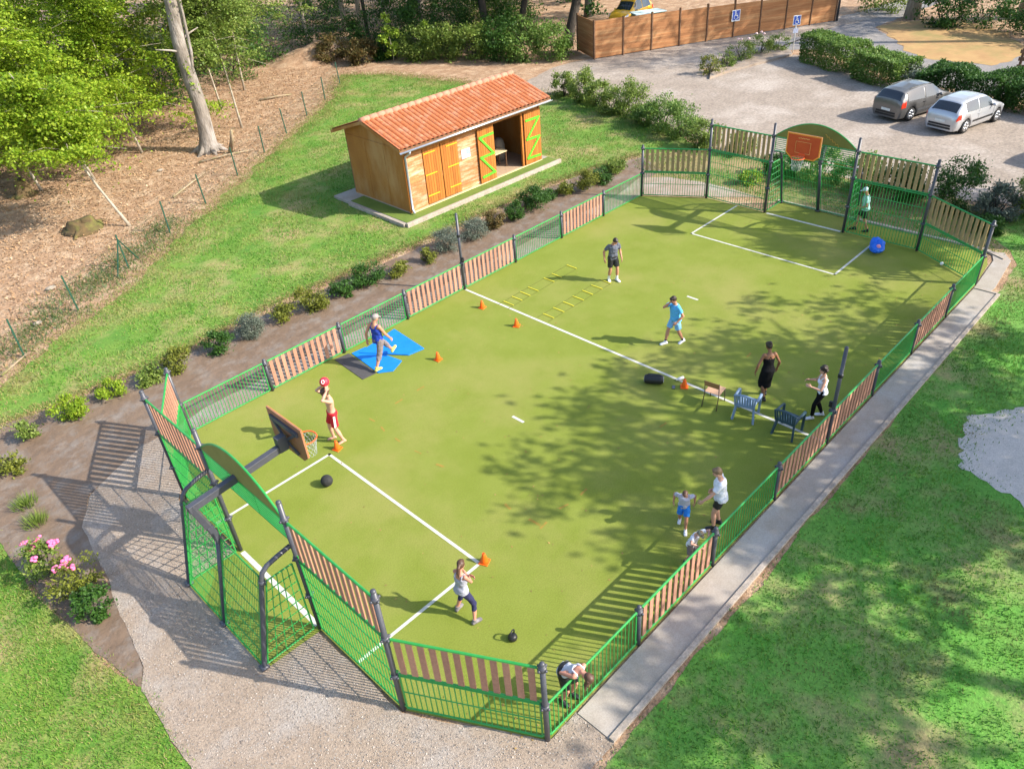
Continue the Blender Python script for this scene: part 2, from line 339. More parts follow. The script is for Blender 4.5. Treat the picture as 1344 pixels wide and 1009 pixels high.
def tree(name, label, cat, loc, h, trunk_r, crowns, leaf, n, size, bark, lean=(0,0), group=None, k=40, spread=.16, flat=None, low=-1.0, limbs=5, seed=0, stems=1):
    """trunk with limbs + crown of leaves; crowns: list of (centre offset, radii)"""
    rr = random.Random(seed); root = thing(name, label, cat, (loc[0],loc[1],0), 0, group)
    m = MB()
    def pt(t): return Vector((lean[0]*t + .12*h*.06*math.sin(t*7+seed), lean[1]*t + .1*h*.06*math.cos(t*6+seed), h*t))
    K = 9; pts = [pt(i/K) for i in range(K+1)]; pts[0].z = -.05
    m.tube(pts, [trunk_r*(1.45 if i == 0 else (1.0-.78*i/K)) for i in range(K+1)], 10)
    for c, rd in crowns:
        for j in range(limbs):
            t = rr.uniform(.35,.85); a = rr.uniform(0,6.28); e = Vector(c)+Vector((math.cos(a)*rd[0]*.7, math.sin(a)*rd[1]*.7, rr.uniform(-.4,.5)*rd[2]))
            s = pt(min(t, max(.15,(e.z-.2*rd[2])/h))); mid = s.lerp(e,.5)+Vector((0,0,.08*rd[2]))
            m.tube([s, mid, e], [trunk_r*.36*(1.1-t*.6), trunk_r*.22, trunk_r*.06], 6)
    m.build('trunk', bark, root, smooth=True)
    P = np.concatenate([clumps(max(10,int(n*rd[0]*rd[1]*rd[2]/sum(q[1][0]*q[1][1]*q[1][2] for q in crowns))), c, rd, k, spread, low=low) for c, rd in crowns])
    link('crown', leafmesh('crown', P, size, leaf, flat=flat), root)
    return root

def spray_tree(label, loc, h, r, leaf, n, bark, lean=(0,0), base=.12, seed=0, size=.13, group=None, trunk_r=.09):
    """forest edge tree with flat, layered sprays of leaves"""
    rr = random.Random(seed); root = thing('forest_tree', label, 'tree', (loc[0],loc[1],0), 0, group)
    m = MB(); P = []
    def pt(t): return Vector((lean[0]*t+.08*math.sin(t*5+seed), lean[1]*t+.08*math.cos(t*4+seed), h*t))
    m.tube([pt(i/10)-Vector((0,0,.05 if i == 0 else 0)) for i in range(11)], [trunk_r*(1.3 if i == 0 else 1-.08*i) for i in range(11)], 8)
    nb = int(h*3.1)
    per = max(30, int(n/(nb*4.2)))
    for b in range(nb):
        t = base+(1-base)*b/nb+rr.uniform(-.02,.02); s = pt(t); a = b*2.4+rr.uniform(-.9,.9)
        L = r*(1.1-.55*(t-base)/(1-base))*rr.choice((.4,.65,.9,1.05,1.3))
        e = s+Vector((math.cos(a)*L, math.sin(a)*L, rr.uniform(-.28,.32)*L)); mid = s.lerp(e,.5)+Vector((0,0,.1*L))
        m.tube([s,mid,e], [.028*trunk_r/.09, .018*trunk_r/.09, .006], 5)
        for q in range(rr.choice((2,3,4,5,7))):
            u = rr.uniform(.3,1.05); c = s*((1-u)**2)+mid*(2*u*(1-u))+e*(u*u); sp = .26*L
            c = np.array(c)+np.array([rr.gauss(0,sp),rr.gauss(0,sp),rr.gauss(0,.45*sp)]); rp = rr.uniform(.22,.55)*min(1.25,.5+L*.3)*min(1,.35+r*.4)
            g = rng.normal(size=(per,3))*np.array([rp,rp,.07]); tl = rng.normal(size=2)*.28
            g[:,2] += g[:,0]*tl[0]+g[:,1]*tl[1]-.22*(g[:,0]**2+g[:,1]**2)/max(rp,.2)
            P.append(g+c)
    m.build('trunk', bark, root, smooth=True)
    link('crown', leafmesh('crown', np.concatenate(P), size, leaf, up=.5, flat=.6, aspect=.65), root)
    return root

def shrub(name, label, loc, r, leaf, n, size, group=None, k=26, spread=.17, hollow=.4, cat='shrub', low=-.75, stems=6, seed=0, lift=.8):
    rr = random.Random(seed); root = thing(name, label, cat, (loc[0],loc[1],0), rr.uniform(0,6.28), group)
    c = (0,0,r[2]*lift); m = MB()
    for j in range(stems):
        a = rr.uniform(0,6.28); e = Vector((math.cos(a)*r[0]*.6, math.sin(a)*r[1]*.6, r[2]*rr.uniform(.8,1.5)))
        m.tube([(0,0,-.03), e*.5+Vector((0,0,.1*r[2])), e], [.02,.014,.006], 5)
    m.build('stem', BARKD, root)
    P = clumps(n, c, r, k, spread, hollow, low); P[:,2] = np.maximum(P[:,2], .03)
    link('foliage', leafmesh('foliage', P, size, leaf), root)
    return root

# --- row of shrubs in the dark planting bed
ORD = ['first','second','third','fourth','fifth','sixth','seventh','eighth','ninth','tenth','eleventh','twelfth','thirteenth','fourteenth','fifteenth','sixteenth','seventeenth','eighteenth','nineteenth','twentieth','twenty-first','twenty-second','twenty-third','twenty-fourth']
bed = [(-14.25,8.9,.34,'o'),(-13.4,10.05,.36,'m'),(-12.25,10.05,.40,'b'),(-11.0,10.3,.40,'b'),(-9.85,10.0,.36,'m'),(-9.0,10.0,.48,'o'),(-7.6,9.95,.42,'d'),(-6.45,9.95,.44,'g'),(-5.2,10.05,.48,'o'),(-4.15,9.75,.44,'o'),(-2.95,9.8,.44,'d'),(-1.7,9.8,.50,'d'),(-.68,9.45,.40,'o'),(.6,9.28,.32,'o'),(1.8,9.45,.52,'g'),(3.2,9.4,.5,'g'),(4.35,9.5,.46,'r'),(5.45,9.4,.46,'d'),(6.8,9.55,.5,'d'),(7.85,9.7,.5,'d'),(8.7,9.4,.38,'o'),(9.6,8.95,.5,'o'),(10.6,9.0,.55,'d'),(12.0,9.3,.5,'m')]
LK = {'o':(LF_OLIVE,'yellow-green'),'m':(LF_MID,'mid-green'),'b':(LF_BRIGHT,'bright green'),'d':(LF_DEEP,'dark green'),'g':(LF_GREY,'grey-green'),'r':(LF_RUST,'brownish')}
for i, (x, y, r, kd) in enumerate(bed):
    g = kd == 'g'
    wv = (1,.86,1.12,.95,1.2,.9,1.05)[i%7]; r *= wv
    shrub('bed_shrub', '%s shrub in the planting bed, %s in the row counting from the pink roses' % (LK[kd][1], ORD[i]), (x,y), (r*(1.15,.9,1)[i%3],r,r*(.95 if g else (.7,.95,.8,.6)[i%4])), LK[kd][0], int(1500*(r/.4)**2) if not g else 6000, .08 if not g else .045, 'shrubs in the planting bed', k=20 if not g else 60, spread=.2, hollow=.2 if not g else .4, seed=i)
# --- roses and weeds in the near corner
rr_ = random.Random(5)
for j, (x, y, r, h, nf, lab) in enumerate(((-14.85,4.25,.40,.55,9,'tall rose bush with scattered pink blooms, nearest the grass tufts'),(-14.6,3.25,.50,.55,7,'broad rose bush topped by one big cluster of hot pink blooms'))):
    t = shrub('rose_bush', lab, (x,y), (r,r,h), LF_OLIVE if j else LF_MID, 1500, .075, 'pink rose bushes', seed=60+j, k=22)
    PINK = pm('pink_petals', (.72,.09,.25), (.80,.22,.40), 20, rough=.6)
    for q in range(nf):
        a = rr_.uniform(0,6.28); d = rr_.uniform(.1,1)*r*(.9 if j == 0 else .45)
        m = MB()
        for e in range(7): m.ell((rr_.gauss(0,.035),rr_.gauss(0,.035),rr_.gauss(0,.02)), (.045,.045,.03), nu=7, nv=5)
        b = m.build('flower', PINK, t, smooth=True); b.location = (math.cos(a)*d, math.sin(a)*d, h*rr_.uniform(1.35,1.75))
shrub('leafy_bush', 'dense dark green bush without flowers just below the pink roses', (-14.62,2.35), (.38,.38,.38), LF_DEEP, 1500, .08, seed=77)
for j, (x, y) in enumerate(((-14.45,7.2),(-14.5,6.3))):
    m = MB()
    V = []
    for q in range(260):
        a = rng.random()*6.28; d = rng.random()*.28; hh = .12+.22*rng.random(); b = rng.random()*6.28
        p = np.array([math.cos(a)*d, math.sin(a)*d, 0]); tp = p+np.array([math.cos(a)*.1, math.sin(a)*.1, hh]); s_ = np.array([math.cos(b), math.sin(b),0])*.008
        V.append([p-s_, p+s_, tp])
    o = link('grass_tuft', quadmesh('grass_tuft', np.array(V), LF_MID)); o.location = (x,y,0)
    tag(o, ('wispy grass tuft on the membrane, further from the roses','wispy grass tuft on the membrane, right beside the roses')[j], 'grass tuft', 'weed tufts on the membrane')

# --- shrubs along the car park and behind the far goal
row = [(20.3,19.6,.7,.8,'m'),(20.0,17.9,.7,.9,'m'),(19.7,16.6,.8,1.0,'m'),(19.3,15.1,.9,.8,'m'),(18.9,13.6,.9,1.0,'m'),(18.4,12.3,.7,.7,'h'),(18.1,11.0,1.0,1.0,'h'),(17.7,9.6,1.0,.85,'h'),(17.0,7.9,.8,.8,'m')]
for i, (x, y, r, h, kd) in enumerate(row):
    shrub('hedge_shrub', 'loose green shrub between lawn and car park, %s in the row from the shed' % ORD[i], (x,y), (r*1.05,r*1.05,h*(.95,1.15,.8)[i%3]), {'m':LF_MID,'h':LF_HEDGE}[kd], 3900, .11, 'shrubs edging the car park', k=30, seed=100+i)
back = [(17.2,5.9,.6,.5,LF_MID,'small shrub behind the left wooden panel of the far goal'),(15.6,3.1,.7,.55,LF_DEEP,'low dark shrub behind the far goal, left of the hoop'),(15.9,1.4,.9,.8,LF_HEDGE,'bushy shrub seen through the top of the far goal frame'),(15.8,-.4,.9,.85,LF_HEDGE,'bushy shrub right behind the hoop of the far goal'),(15.9,-2.1,.8,.8,LF_DEEP,'dark shrub behind the right wooden panel of the far goal'),(16.2,-3.9,1.0,1.0,LF_DEEP,'big dark green shrub just right of the tall far panels'),(15.9,-5.4,.75,.7,LF_GREY,'grey-green shrub beyond the far right corner of the court'),(16.8,-6.4,.85,.9,LF_MID,'rightmost shrub beyond the far corner, at the picture edge'),(14.6,-5.6,.5,.3,LF_DEEP,'low spreading shrub at the far right corner post')]
for i, (x, y, r, h, lf, lab) in enumerate(back):
    shrub('verge_shrub', lab, (x,y), (r,r,h), lf, 4800, .10, 'shrubs behind the far goal', k=30, seed=130+i)
shrub('verge_shrub', 'bright lime clump of grass behind the far goal net, left side', (14.0,3.6), (.45,.45,.3), LF_YOUNG, 900, .12, 'shrubs behind the far goal', seed=140)

# --- clipped hedges by the parked cars
def hedge(label, a, b, wd, h, n, seed, leaf=LF_HEDGE):
    a, b = Vector(a), Vector(b); L = (b-a).length; ang = math.atan2((b-a).y,(b-a).x)
    n = int(n*2.6)
    root = thing('hedge', label, 'hedge', (*((a+b)/2),0), ang, 'hedges beyond the car park')
    u = rng.uniform(-1,1,size=(n,3)); ax = rng.integers(0,5,n)
    u[:,0] = np.where(ax == 0, np.sign(u[:,0])*.98, u[:,0]); u[:,1] = np.where(ax == 1, np.sign(u[:,1])*.98, u[:,1]); u[:,2] = np.where(ax >= 3, .98, u[:,2])
    P = u*np.array([L/2,wd/2,h/2])+np.array([0,0,h/2])
    bul = np.array([mnoise.noise(Vector((p[0]*.8+seed*7, p[1]*.8, p[2]*.8))) for p in P])
    P += bul[:,None]*np.array([.15,.35,.30]) + rng.normal(size=(n,3))*.06; P[:,2] = np.maximum(P[:,2],.05)
    m = MB()
    for j in range(int(L/.6)): m.tube([(-L/2+.3+j*.6,0,-.03),(-L/2+.35+j*.6,.05,h*.7)], [.03,.015], 5)
    m.build('stem', BARKD, root); link('foliage', leafmesh('foliage', P, .125, leaf), root)
    return root
hedge('rounded block of hedge right of the white sign post', (34.9,11.5), (32.8,7.6), 1.7, 1.5, 7000, 1)
hedge('middle hedge block with a pale leafy end, behind the grey car', (32.3,6.9), (30.9,3.9), 1.7, 1.4, 6000, 2)
shrub('hedge_shrub', 'pale silvery shrub standing in the hedge behind the grey car', (31.0,3.3), (.8,.8,.85), LF_GREY, 2600, .12, 'hedges beyond the car park', seed=150)
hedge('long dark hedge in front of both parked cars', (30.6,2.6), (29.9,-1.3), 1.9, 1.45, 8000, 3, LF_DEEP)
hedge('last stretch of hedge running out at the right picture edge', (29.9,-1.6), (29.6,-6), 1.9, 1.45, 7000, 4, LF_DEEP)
# rose border by the sign
for i, (x, y, r, lab) in enumerate(((28.6,14.75,.7,'spiky green bush at the near tip of the stone-edged border'),(30.6,14.9,.6,'thin shrub second from the tip of the stone-edged border'),(32.4,14.9,.75,'airy shrub with a few pale blooms in the stone-edged border'),(34.3,14.6,.8,'leafy shrub beside the white sign post'),(36.0,14.2,.7,'shrub at the far end of the stone-edged border, by the timber fence'))):
    t = shrub('border_shrub', lab, (x,y), (r,r,r*.9), LF_MID if i else LF_OLIVE, 1300, .11, 'shrubs in the stone-edged border', seed=160+i)
    if i in (2,3):
        for q in range(3):
            m = MB(); m.ell((0,0,0),(.09,.09,.07)); b = m.build('flower', pm('pale_petals', (.75,.45,.42), (.8,.6,.55), 9), t, smooth=True); b.location = (rr_.uniform(-.5,.5), rr_.uniform(-.5,.5), 1.35)
k = MB(); k.prism([(27.6,14.2),(29.5,14.05),(35.0,12.7),(35.9,13.3),(36.6,14.9),(30,15.6)], -.03, .12)
tag(k.build('stone_border', M_GRAV), kind='structure')

# --- forest on the left
t = thing('big_tree', 'thick grey leaning trunk with spreading roots, the largest tree at the wood edge', 'tree', (2.37,29.67,0))
m = MB()
lx, ly = .35, .0
pts = [Vector((lx*(z/9)+.12*math.sin(z*.9), ly*(z/9), z)) for z in (-.1,.15,.5,1.1,2,3,4.2,5.5,7,9,12,15)]
m.tube(pts, [.70,.58,.46,.40,.38,.37,.36,.35,.34,.31,.22,.1], 14)
for a in (0.3,1.4,2.5,3.6,4.6,5.5): m.tube([(0,0,.5),(math.cos(a)*.5,math.sin(a)*.5,.16),(math.cos(a)*1.05,math.sin(a)*1.05,-.06)], [.25,.16,.06], 8)
m.tube([(.05,-.2,3.4),(.42,-.35,5.0),(.62,-.4,8),(.8,-.4,11)], [.09,.08,.07,.05], 8)
for z, a, L in ((5.0,3.4,1.6),(5.6,.2,1.2),(8,1.2,4),(8.5,3.6,4),(10,5,4),(11,2.2,3.5),(12,.2,3.5)):
    p = Vector((lx*z/9,0,z)); m.tube([p, p+Vector((math.cos(a)*L*.5,math.sin(a)*L*.5,.35*L*.5)), p+Vector((math.cos(a)*L,math.sin(a)*L,.3*L))], [.08 if z < 6 else .15,.05 if z < 6 else .1,.02], 6)
m.build('trunk', BARK, t, smooth=True)
link('crown', leafmesh('crown', np.concatenate([clumps(7000,(-.5,.5,13),(5,5,3.6),60,.16), clumps(260,(-.1,.1,4.4),(.5,.5,2.6),26,.12,hollow=.9)]), .2, LF_BRIGHT), t)
FT = [(-3.6,30.6,8.5,2.7,(-1.6,.6),'leafy young tree with a slender pale stem, nearest tree left of the big trunk'),
      (-4.92,23.05,6.5,1.9,(-1.7,2.2),'leaning sapling whose bare pale stem rises from the leaf litter in front of the wood'),
      (-5.9,31.5,8.0,2.8,(-1.2,.8),'leafy tree with a thin leaning stem at the left picture edge'),
      (.0,32.9,9.5,2.6,(-.8,.2),'bright leafy tree with a twin-coloured stem, just behind the big grey trunk'),
      (-7.5,33.5,9.0,3.0,(-.5,.5),'dense bright tree filling the upper left corner'),
      (-3.0,36.5,11,3.2,(0,0),'tall bright tree second row behind the leaning sapling'),
      (-7.0,39,12,3.4,(0,0),'tall tree in the second row at the upper left corner'),
      (2.0,38.5,11,3.2,(0,0),'tall leafy tree behind the big grey trunk'),
      (-1.5,43,13,3.6,(0,0),'tall shaded tree in the third row left of the big trunk'),
      (-9.5,45,13,3.8,(0,0),'tall shaded tree deep in the upper left of the wood'),
      (5.7,31.9,9.5,2.2,(-.7,-.2),'slim two-stemmed tree with sparse leaves right of the big trunk'),
      (7.0,37,10,2.9,(0,.3),'leafy tree with drooping branches right of the big trunk'),
      (10.5,40,11,3.0,(.3,0),'feathery tree at the top, right of the slim two-stemmed tree'),
      (5.0,45,13,3.6,(0,0),'tall tree in the shaded third row behind the slim tree'),
      (13.5,46,12,3.2,(0,0),'feathery tree left of the lone thin trunk at the top')]
for i, (x, y, h, r, ln, lab) in enumerate(FT):
    near = i < 5 or i in (10,11,12,15,16,17)
    spray_tree(lab, (x,y), h, r, LF_BRIGHT if i not in (10,11,12,14) else LF_MID, 22000 if near else 19000, BARKB if near else BARK, ln, .50 if i == 1 else (.42 if i in (10,11,12) else (.27 if near else .14)), i*3+1, .145 if near else .19, 'bright trees at the wood edge', .065 if near else .13)
# slim bare trunks and shaded trees behind the shed
bt = [(21.2,48.4,'lone thin pale trunk standing left of the shaded shrubs'),(26.5,50.5,'pale trunk at the top, left one of a close pair'),(27.3,49.3,'pale trunk at the top, right one of a close pair'),(24.2,44.0,'thin dark trunk between the pale pair and the lime-leaved sapling'),(26.6,44.5,'straight trunk behind the lime-leaved sapling'),(28.3,34.2,'black trunk, leftmost of three dark trunks above the shed'),(29.6,32.3,'dark slanting trunk, middle of three above the shed'),(31.0,28.6,'leaning dark trunk beside the left end of the timber fence')]
for i, (x, y, lab) in enumerate(bt):
    dark = i >= 5 or i == 3
    rad = (.13,.22,.22,.16,.2,.3,.24,.34)[i]
    t = thing('shaded_tree', lab, 'tree', (x,y,0), 0, 'trunks in the shaded wood')
    m = MB(); lnx, lny = ((.1,.1),(0,0),(.2,0),(0,.2),(0,.1),(-.5,.6),(1.6,-1.0),(1.9,-1.2))[i]
    m.tube([(lnx*q/8, lny*q/8, q if q else -.05) for q in (0,.5,1.5,3,5,8,11)], [rad*1.4,rad*1.1,rad,rad*.95,rad*.9,rad*.75,rad*.5], 10)
    for q in range(4):
        a = q*1.7+i; m.tube([(lnx*.9,lny*.9,7+q*.8),(lnx+math.cos(a)*2.6,lny+math.sin(a)*2.6,9+q*.8)], [rad*.35,rad*.1], 6)
    m.build('trunk', BARKD if dark else BARKB, t, smooth=True)
    P = [clumps(4200,(lnx,lny,9.6),(3.6,3.6,3.0),40,.15,low=-.6)]
    if i >= 5: P.append(clumps(5200,(lnx*.8,lny*.8,7.0),(5.2,5.2,1.9),44,.13))  # low crown above the view, added to shade the shrubs behind the shed
    link('crown', leafmesh('crown', np.concatenate(P), .3, LF_MID), t)
proto = None
far = [(8,52),(16,55),(22,60),(31,58),(36,52),(30,44),(36,41),(40,47),(33,66),(20,70),(44,55),(2,55),(10,64),(45,40),(40,34),(50,45),(55,36),(48,62),(-6,56),(58,50),(28,78),(60,60),(44,72)]
for i, (x, y) in enumerate(far):
    if proto is None:
        proto = t = thing('forest_tree', 'tall tree standing deep in the shaded wood at the top of the picture', 'tree', (x,y,0), 0, 'far trees of the wood')
        m = MB(); m.tube([(0,0,-.05),(0,0,.6),(.1,0,3),(.1,.1,8),(0,.1,14)], [.36,.26,.24,.2,.1], 9); m.build('trunk', BARK, t, smooth=True)
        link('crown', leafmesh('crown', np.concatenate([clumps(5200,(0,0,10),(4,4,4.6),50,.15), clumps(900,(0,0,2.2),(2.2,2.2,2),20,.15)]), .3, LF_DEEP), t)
    else: t = copy_tree(proto)
    t.location = (x,y,0); t.rotation_euler.z = i*1.3; s = .85+.3*rr_.random(); t.scale = (s,s,s)
# understorey behind the shed
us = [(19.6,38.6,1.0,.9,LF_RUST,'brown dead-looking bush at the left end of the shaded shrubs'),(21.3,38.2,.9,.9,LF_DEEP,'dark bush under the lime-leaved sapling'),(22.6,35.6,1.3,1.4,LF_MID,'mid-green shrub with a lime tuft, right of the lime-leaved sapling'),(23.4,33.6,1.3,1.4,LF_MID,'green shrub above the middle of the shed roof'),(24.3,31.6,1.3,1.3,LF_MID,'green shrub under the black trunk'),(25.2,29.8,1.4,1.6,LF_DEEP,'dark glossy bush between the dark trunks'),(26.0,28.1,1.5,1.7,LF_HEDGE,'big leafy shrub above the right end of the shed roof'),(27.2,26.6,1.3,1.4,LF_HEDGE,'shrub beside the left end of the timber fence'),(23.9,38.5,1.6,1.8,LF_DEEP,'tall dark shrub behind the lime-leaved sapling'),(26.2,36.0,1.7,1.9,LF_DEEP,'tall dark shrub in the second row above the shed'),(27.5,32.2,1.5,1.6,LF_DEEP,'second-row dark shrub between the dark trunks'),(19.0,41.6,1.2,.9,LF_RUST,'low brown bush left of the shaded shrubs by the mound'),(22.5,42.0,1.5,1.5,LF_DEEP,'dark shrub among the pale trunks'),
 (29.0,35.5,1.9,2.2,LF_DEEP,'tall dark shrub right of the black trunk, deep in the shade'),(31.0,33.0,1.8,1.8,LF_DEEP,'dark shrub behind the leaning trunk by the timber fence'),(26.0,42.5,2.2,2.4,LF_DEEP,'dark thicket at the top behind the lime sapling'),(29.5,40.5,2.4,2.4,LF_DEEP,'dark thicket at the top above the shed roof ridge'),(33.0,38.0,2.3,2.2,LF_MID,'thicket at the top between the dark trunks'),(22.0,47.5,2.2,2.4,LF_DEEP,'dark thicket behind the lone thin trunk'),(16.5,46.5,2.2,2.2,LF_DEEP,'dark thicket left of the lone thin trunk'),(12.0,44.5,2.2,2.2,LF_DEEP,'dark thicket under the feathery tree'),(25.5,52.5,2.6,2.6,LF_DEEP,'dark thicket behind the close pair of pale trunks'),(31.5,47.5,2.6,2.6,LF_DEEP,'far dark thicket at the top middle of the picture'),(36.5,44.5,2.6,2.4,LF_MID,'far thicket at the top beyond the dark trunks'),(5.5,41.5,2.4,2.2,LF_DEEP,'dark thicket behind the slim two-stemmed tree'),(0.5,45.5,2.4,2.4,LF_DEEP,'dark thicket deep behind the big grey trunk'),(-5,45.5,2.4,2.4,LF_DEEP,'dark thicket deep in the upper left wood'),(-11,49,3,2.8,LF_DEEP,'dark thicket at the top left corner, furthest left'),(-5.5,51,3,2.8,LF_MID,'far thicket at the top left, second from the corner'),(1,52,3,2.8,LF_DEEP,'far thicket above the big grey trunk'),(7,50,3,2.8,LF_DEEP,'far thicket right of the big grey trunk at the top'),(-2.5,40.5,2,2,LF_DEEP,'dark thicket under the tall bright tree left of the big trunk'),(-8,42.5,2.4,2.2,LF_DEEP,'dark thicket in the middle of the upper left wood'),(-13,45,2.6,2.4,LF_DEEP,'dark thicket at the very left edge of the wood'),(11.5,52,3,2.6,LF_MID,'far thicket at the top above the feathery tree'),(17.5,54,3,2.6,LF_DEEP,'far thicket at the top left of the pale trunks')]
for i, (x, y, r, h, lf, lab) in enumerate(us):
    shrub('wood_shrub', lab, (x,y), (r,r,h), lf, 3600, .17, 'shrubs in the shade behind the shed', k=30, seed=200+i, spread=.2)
spray_tree('slender sapling with glowing lime leaves among dark shrubs behind the shed', (21.0,36.9), 3.4, .55, LF_YOUNG, 1500, BARKB, (0,0), .12, 77, .17, None, .03)
spray_tree('small lime-leaved sapling right of the taller lime one behind the shed', (23.0,35.2), 2.6, .4, LF_YOUNG, 600, BARKB, (0,0), .3, 79, .16, None, .03)
# beyond the road, upper right
ur = [(49,10.5,LF_DEEP,'dark tree with a pale trunk beyond the dry grass, left'),(52,4,LF_DEEP,'dark bushy tree beyond the dry grass, upper right'),(47.5,-2.5,LF_MID,'dark bushy tree at the upper right picture corner'),(56,-4,LF_MID,'tall tree outside the upper right corner, dappling the timber fence')]
for i, (x, y, lf, lab) in enumerate(ur):
    tree('roadside_tree', lab, 'tree', (x,y), 22, .42, [((0,0,16.5) if i != 2 else (-3.5,3.5,16.0),(5,5,4)),((0,0,2.8),(2.6,2.6,1.8))], lf, 5200, .32, BARKB, (.5,.2), 'trees beyond the road', seed=i)  # high crowns out of view, raised and shifted to shade the timber fence
for i, (x, y, r, lab) in enumerate(((47.5,8.0,1.6,'dark shrub on the far edge of the dry grass, left'),(48.5,5.5,1.9,'dark shrub on the far edge of the dry grass, middle'),(46.5,2.4,1.7,'dark shrub on the far edge of the dry grass, right'),(51,13.5,1.7,'sunlit shrub at the end of the timber fence'),(45.5,-.8,1.8,'dark shrub above the slatted barrier'))):
    shrub('roadside_shrub', lab, (x,y), (r,r,r*.9), LF_DEEP if i != 3 else LF_MID, 2600, .2, 'shrubs beyond the road', k=30, seed=240+i)
# trees standing just out of view whose shade falls on the court, the lawn and the timber fence
rng = np.random.default_rng(23)
tree('shade_tree', 'large leafy tree right of the court, its shade dappling the turf', 'tree', (6.6,-17.3), 13, .4, [((-.4,1.2,9.2),(4.4,4.6,2.0)),((-3.8,1.6,9.4),(2.6,2.8,1.4)),((-3.0,-2.4,9.2),(5.0,2.6,1.9)),((4.2,-2.4,9.2),(3.8,2.4,1.9)),((4.4,1.2,9.3),(3.6,2.6,1.5))], LF_MID, 10500, .3, BARK, (.2,.1), 'trees shading the court', k=27, spread=.125, seed=301)
tree('shade_tree', 'large leafy tree nearest the camera, shading the lower right lawn', 'tree', (3.2,-25.2), 13.5, .45, [((0,.3,9.6),(8.2,4.6,3.0)),((6.5,2.5,9.4),(4,3.6,2.6))], LF_MID, 13500, .32, BARK, (.1,.2), 'trees shading the court', k=60, spread=.11, seed=302)
tree('shade_tree', 'smaller leafy tree beyond the far right corner, shading the far goal', 'tree', (17.4,-13.2), 11.5, .26, [((0,0,9.0),(2.5,2.5,1.7))], LF_MID, 5200, .26, BARK, (.1,.1), 'trees shading the court', k=26, spread=.15, seed=303)
tree('shade_tree', 'leafy tree right of the dry verge, shading the ground behind the far goal', 'tree', (21.5,-15), 12, .3, [((0,0,9.4),(3.0,2.6,2.2))], LF_MID, 6000, .28, BARK, (.1,.1), 'trees shading the court', k=30, spread=.15, seed=304)
# ------------------------------------------------------------------ court fence, goals, hoops
def knob(m, x, y, z): m.ell((x,y,z), (.075,.075,.05), nu=10, nv=6)
def post(root, x, y, h, joints, name='post', r=.05):
    m = MB(); m.tube([(x,y,-.05),(x,y,h)], r, 12); m.ell((x,y,h), (r*1.05,r*1.05,r*.9), nu=12, nv=6)
    for z in joints:
        m.lathe([(r+.001,z-.05),(r+.022,z-.04),(r+.022,z+.04),(r+.001,z+.05)], 12, (x,y,0))
        for a in (0,1.57,3.14,4.71): m.ell((x+math.cos(a)*(r+.03), y+math.sin(a)*(r+.03), z), (.028,.028,.028), nu=7, nv=5)
    return m.build(name, STEEL, root, smooth=True)
def rail(m, a, b, r=.024): m.tube([a,b], r, 8)
def bar_panel(root, a, b, z0, z1, sp=.105, r=.0105, cross=()):
    a, b = Vector(a), Vector(b); d = (b-a).normalized(); a2, b2 = a+d*.085, b-d*.085; L = (b2-a2).length
    m = MB(); rail(m, (*a2,z1), (*b2,z1)); rail(m, (*a2,z0), (*b2,z0), .02)
    for q in (a2, b2): m.tube([(*q,z0),(*q,z1)], .018, 6)
    for c in cross: rail(m, (*a2,c), (*b2,c), .012)
    n = int(L/sp)
    for i in range(1, n):
        q = a2.lerp(b2, i/n); m.tube([(*q,z0+.01),(*q,z1-.01)], r, 6)
    for q, s in ((a2,-1),(b2,1)):
        for z in (z0+.06,z1-.06): m.box((q.x+d.x*s*.035,q.y+d.y*s*.035,z), (.07,.03,.05), math.atan2(d.y,d.x))
    return m.build('bar_panel', GREEN, root)
def slat_panel(root, a, b, z0, z1, mat=SLAT, n=12, wd=.115):
    a, b = Vector(a), Vector(b); d = (b-a).normalized(); a2, b2 = a+d*.085, b-d*.085; L = (b2-a2).length; ang = math.atan2(d.y,d.x)
    m = MB(); rail(m, (*a2,z1), (*b2,z1), .026); rail(m, (*a2,z0), (*b2,z0), .024)
    for q, s in ((a2,-1),(b2,1)):
        for z in (z0+.06,z1-.06): m.box((q.x+d.x*s*.035,q.y+d.y*s*.035,z), (.07,.03,.05), ang)
    fr = m.build('slat_panel', GREEN, root)
    m = MB()
    for i in range(n):
        q = a2.lerp(b2, (i+.5)/n); m.box((q.x,q.y,(z0+z1)/2), (wd,.028,z1-z0-.052), ang)
    m.build('slats', mat, fr, bevel=.006)
PX = 2.5776
for s, lab, names in ((1,'low fence of barred and reddish slatted panels along the shed side of the court','l'),(-1,'low fence of barred and brown slatted panels along the concrete path','r')):
    root = thing('side_fence', lab, 'fence', (0, s*W2, 0), 0, 'low fences along the court')
    for i in range(8):
        a, b = (-X4+i*PX,0), (-X4+(i+1)*PX,0)
        if i in (1,3,4,6): slat_panel(root, a, b, .06, .985)
        else: bar_panel(root, a, b, .05, .985, .105 if s < 0 else .095)
        if i and i != 4: post(root, -X4+i*PX, 0, 1.06, (.93,))
    t = thing('net_post', 'tall black net post halfway along the fence on the %s' % ('shed side' if s > 0 else 'path side'), 'post', (0,s*W2,0), 0, 'net posts at the half-way line')
    post(t, 0, 0, 2.78, (.95,1.0), 'pole', .046)
    m = MB(); m.box((.0,-s*.08,1.15), (.05,.08,.16)); m.tube([(-.06,-s*.1,1.15),(.09,-s*.1,1.15)], .012, 6); m.build('winch', BLACK, t)
    m = MB(); m.lathe([(.04,1.95),(.063,1.97),(.063,2.05),(.04,2.07)], 12); m.build('collar', BLACK, t)
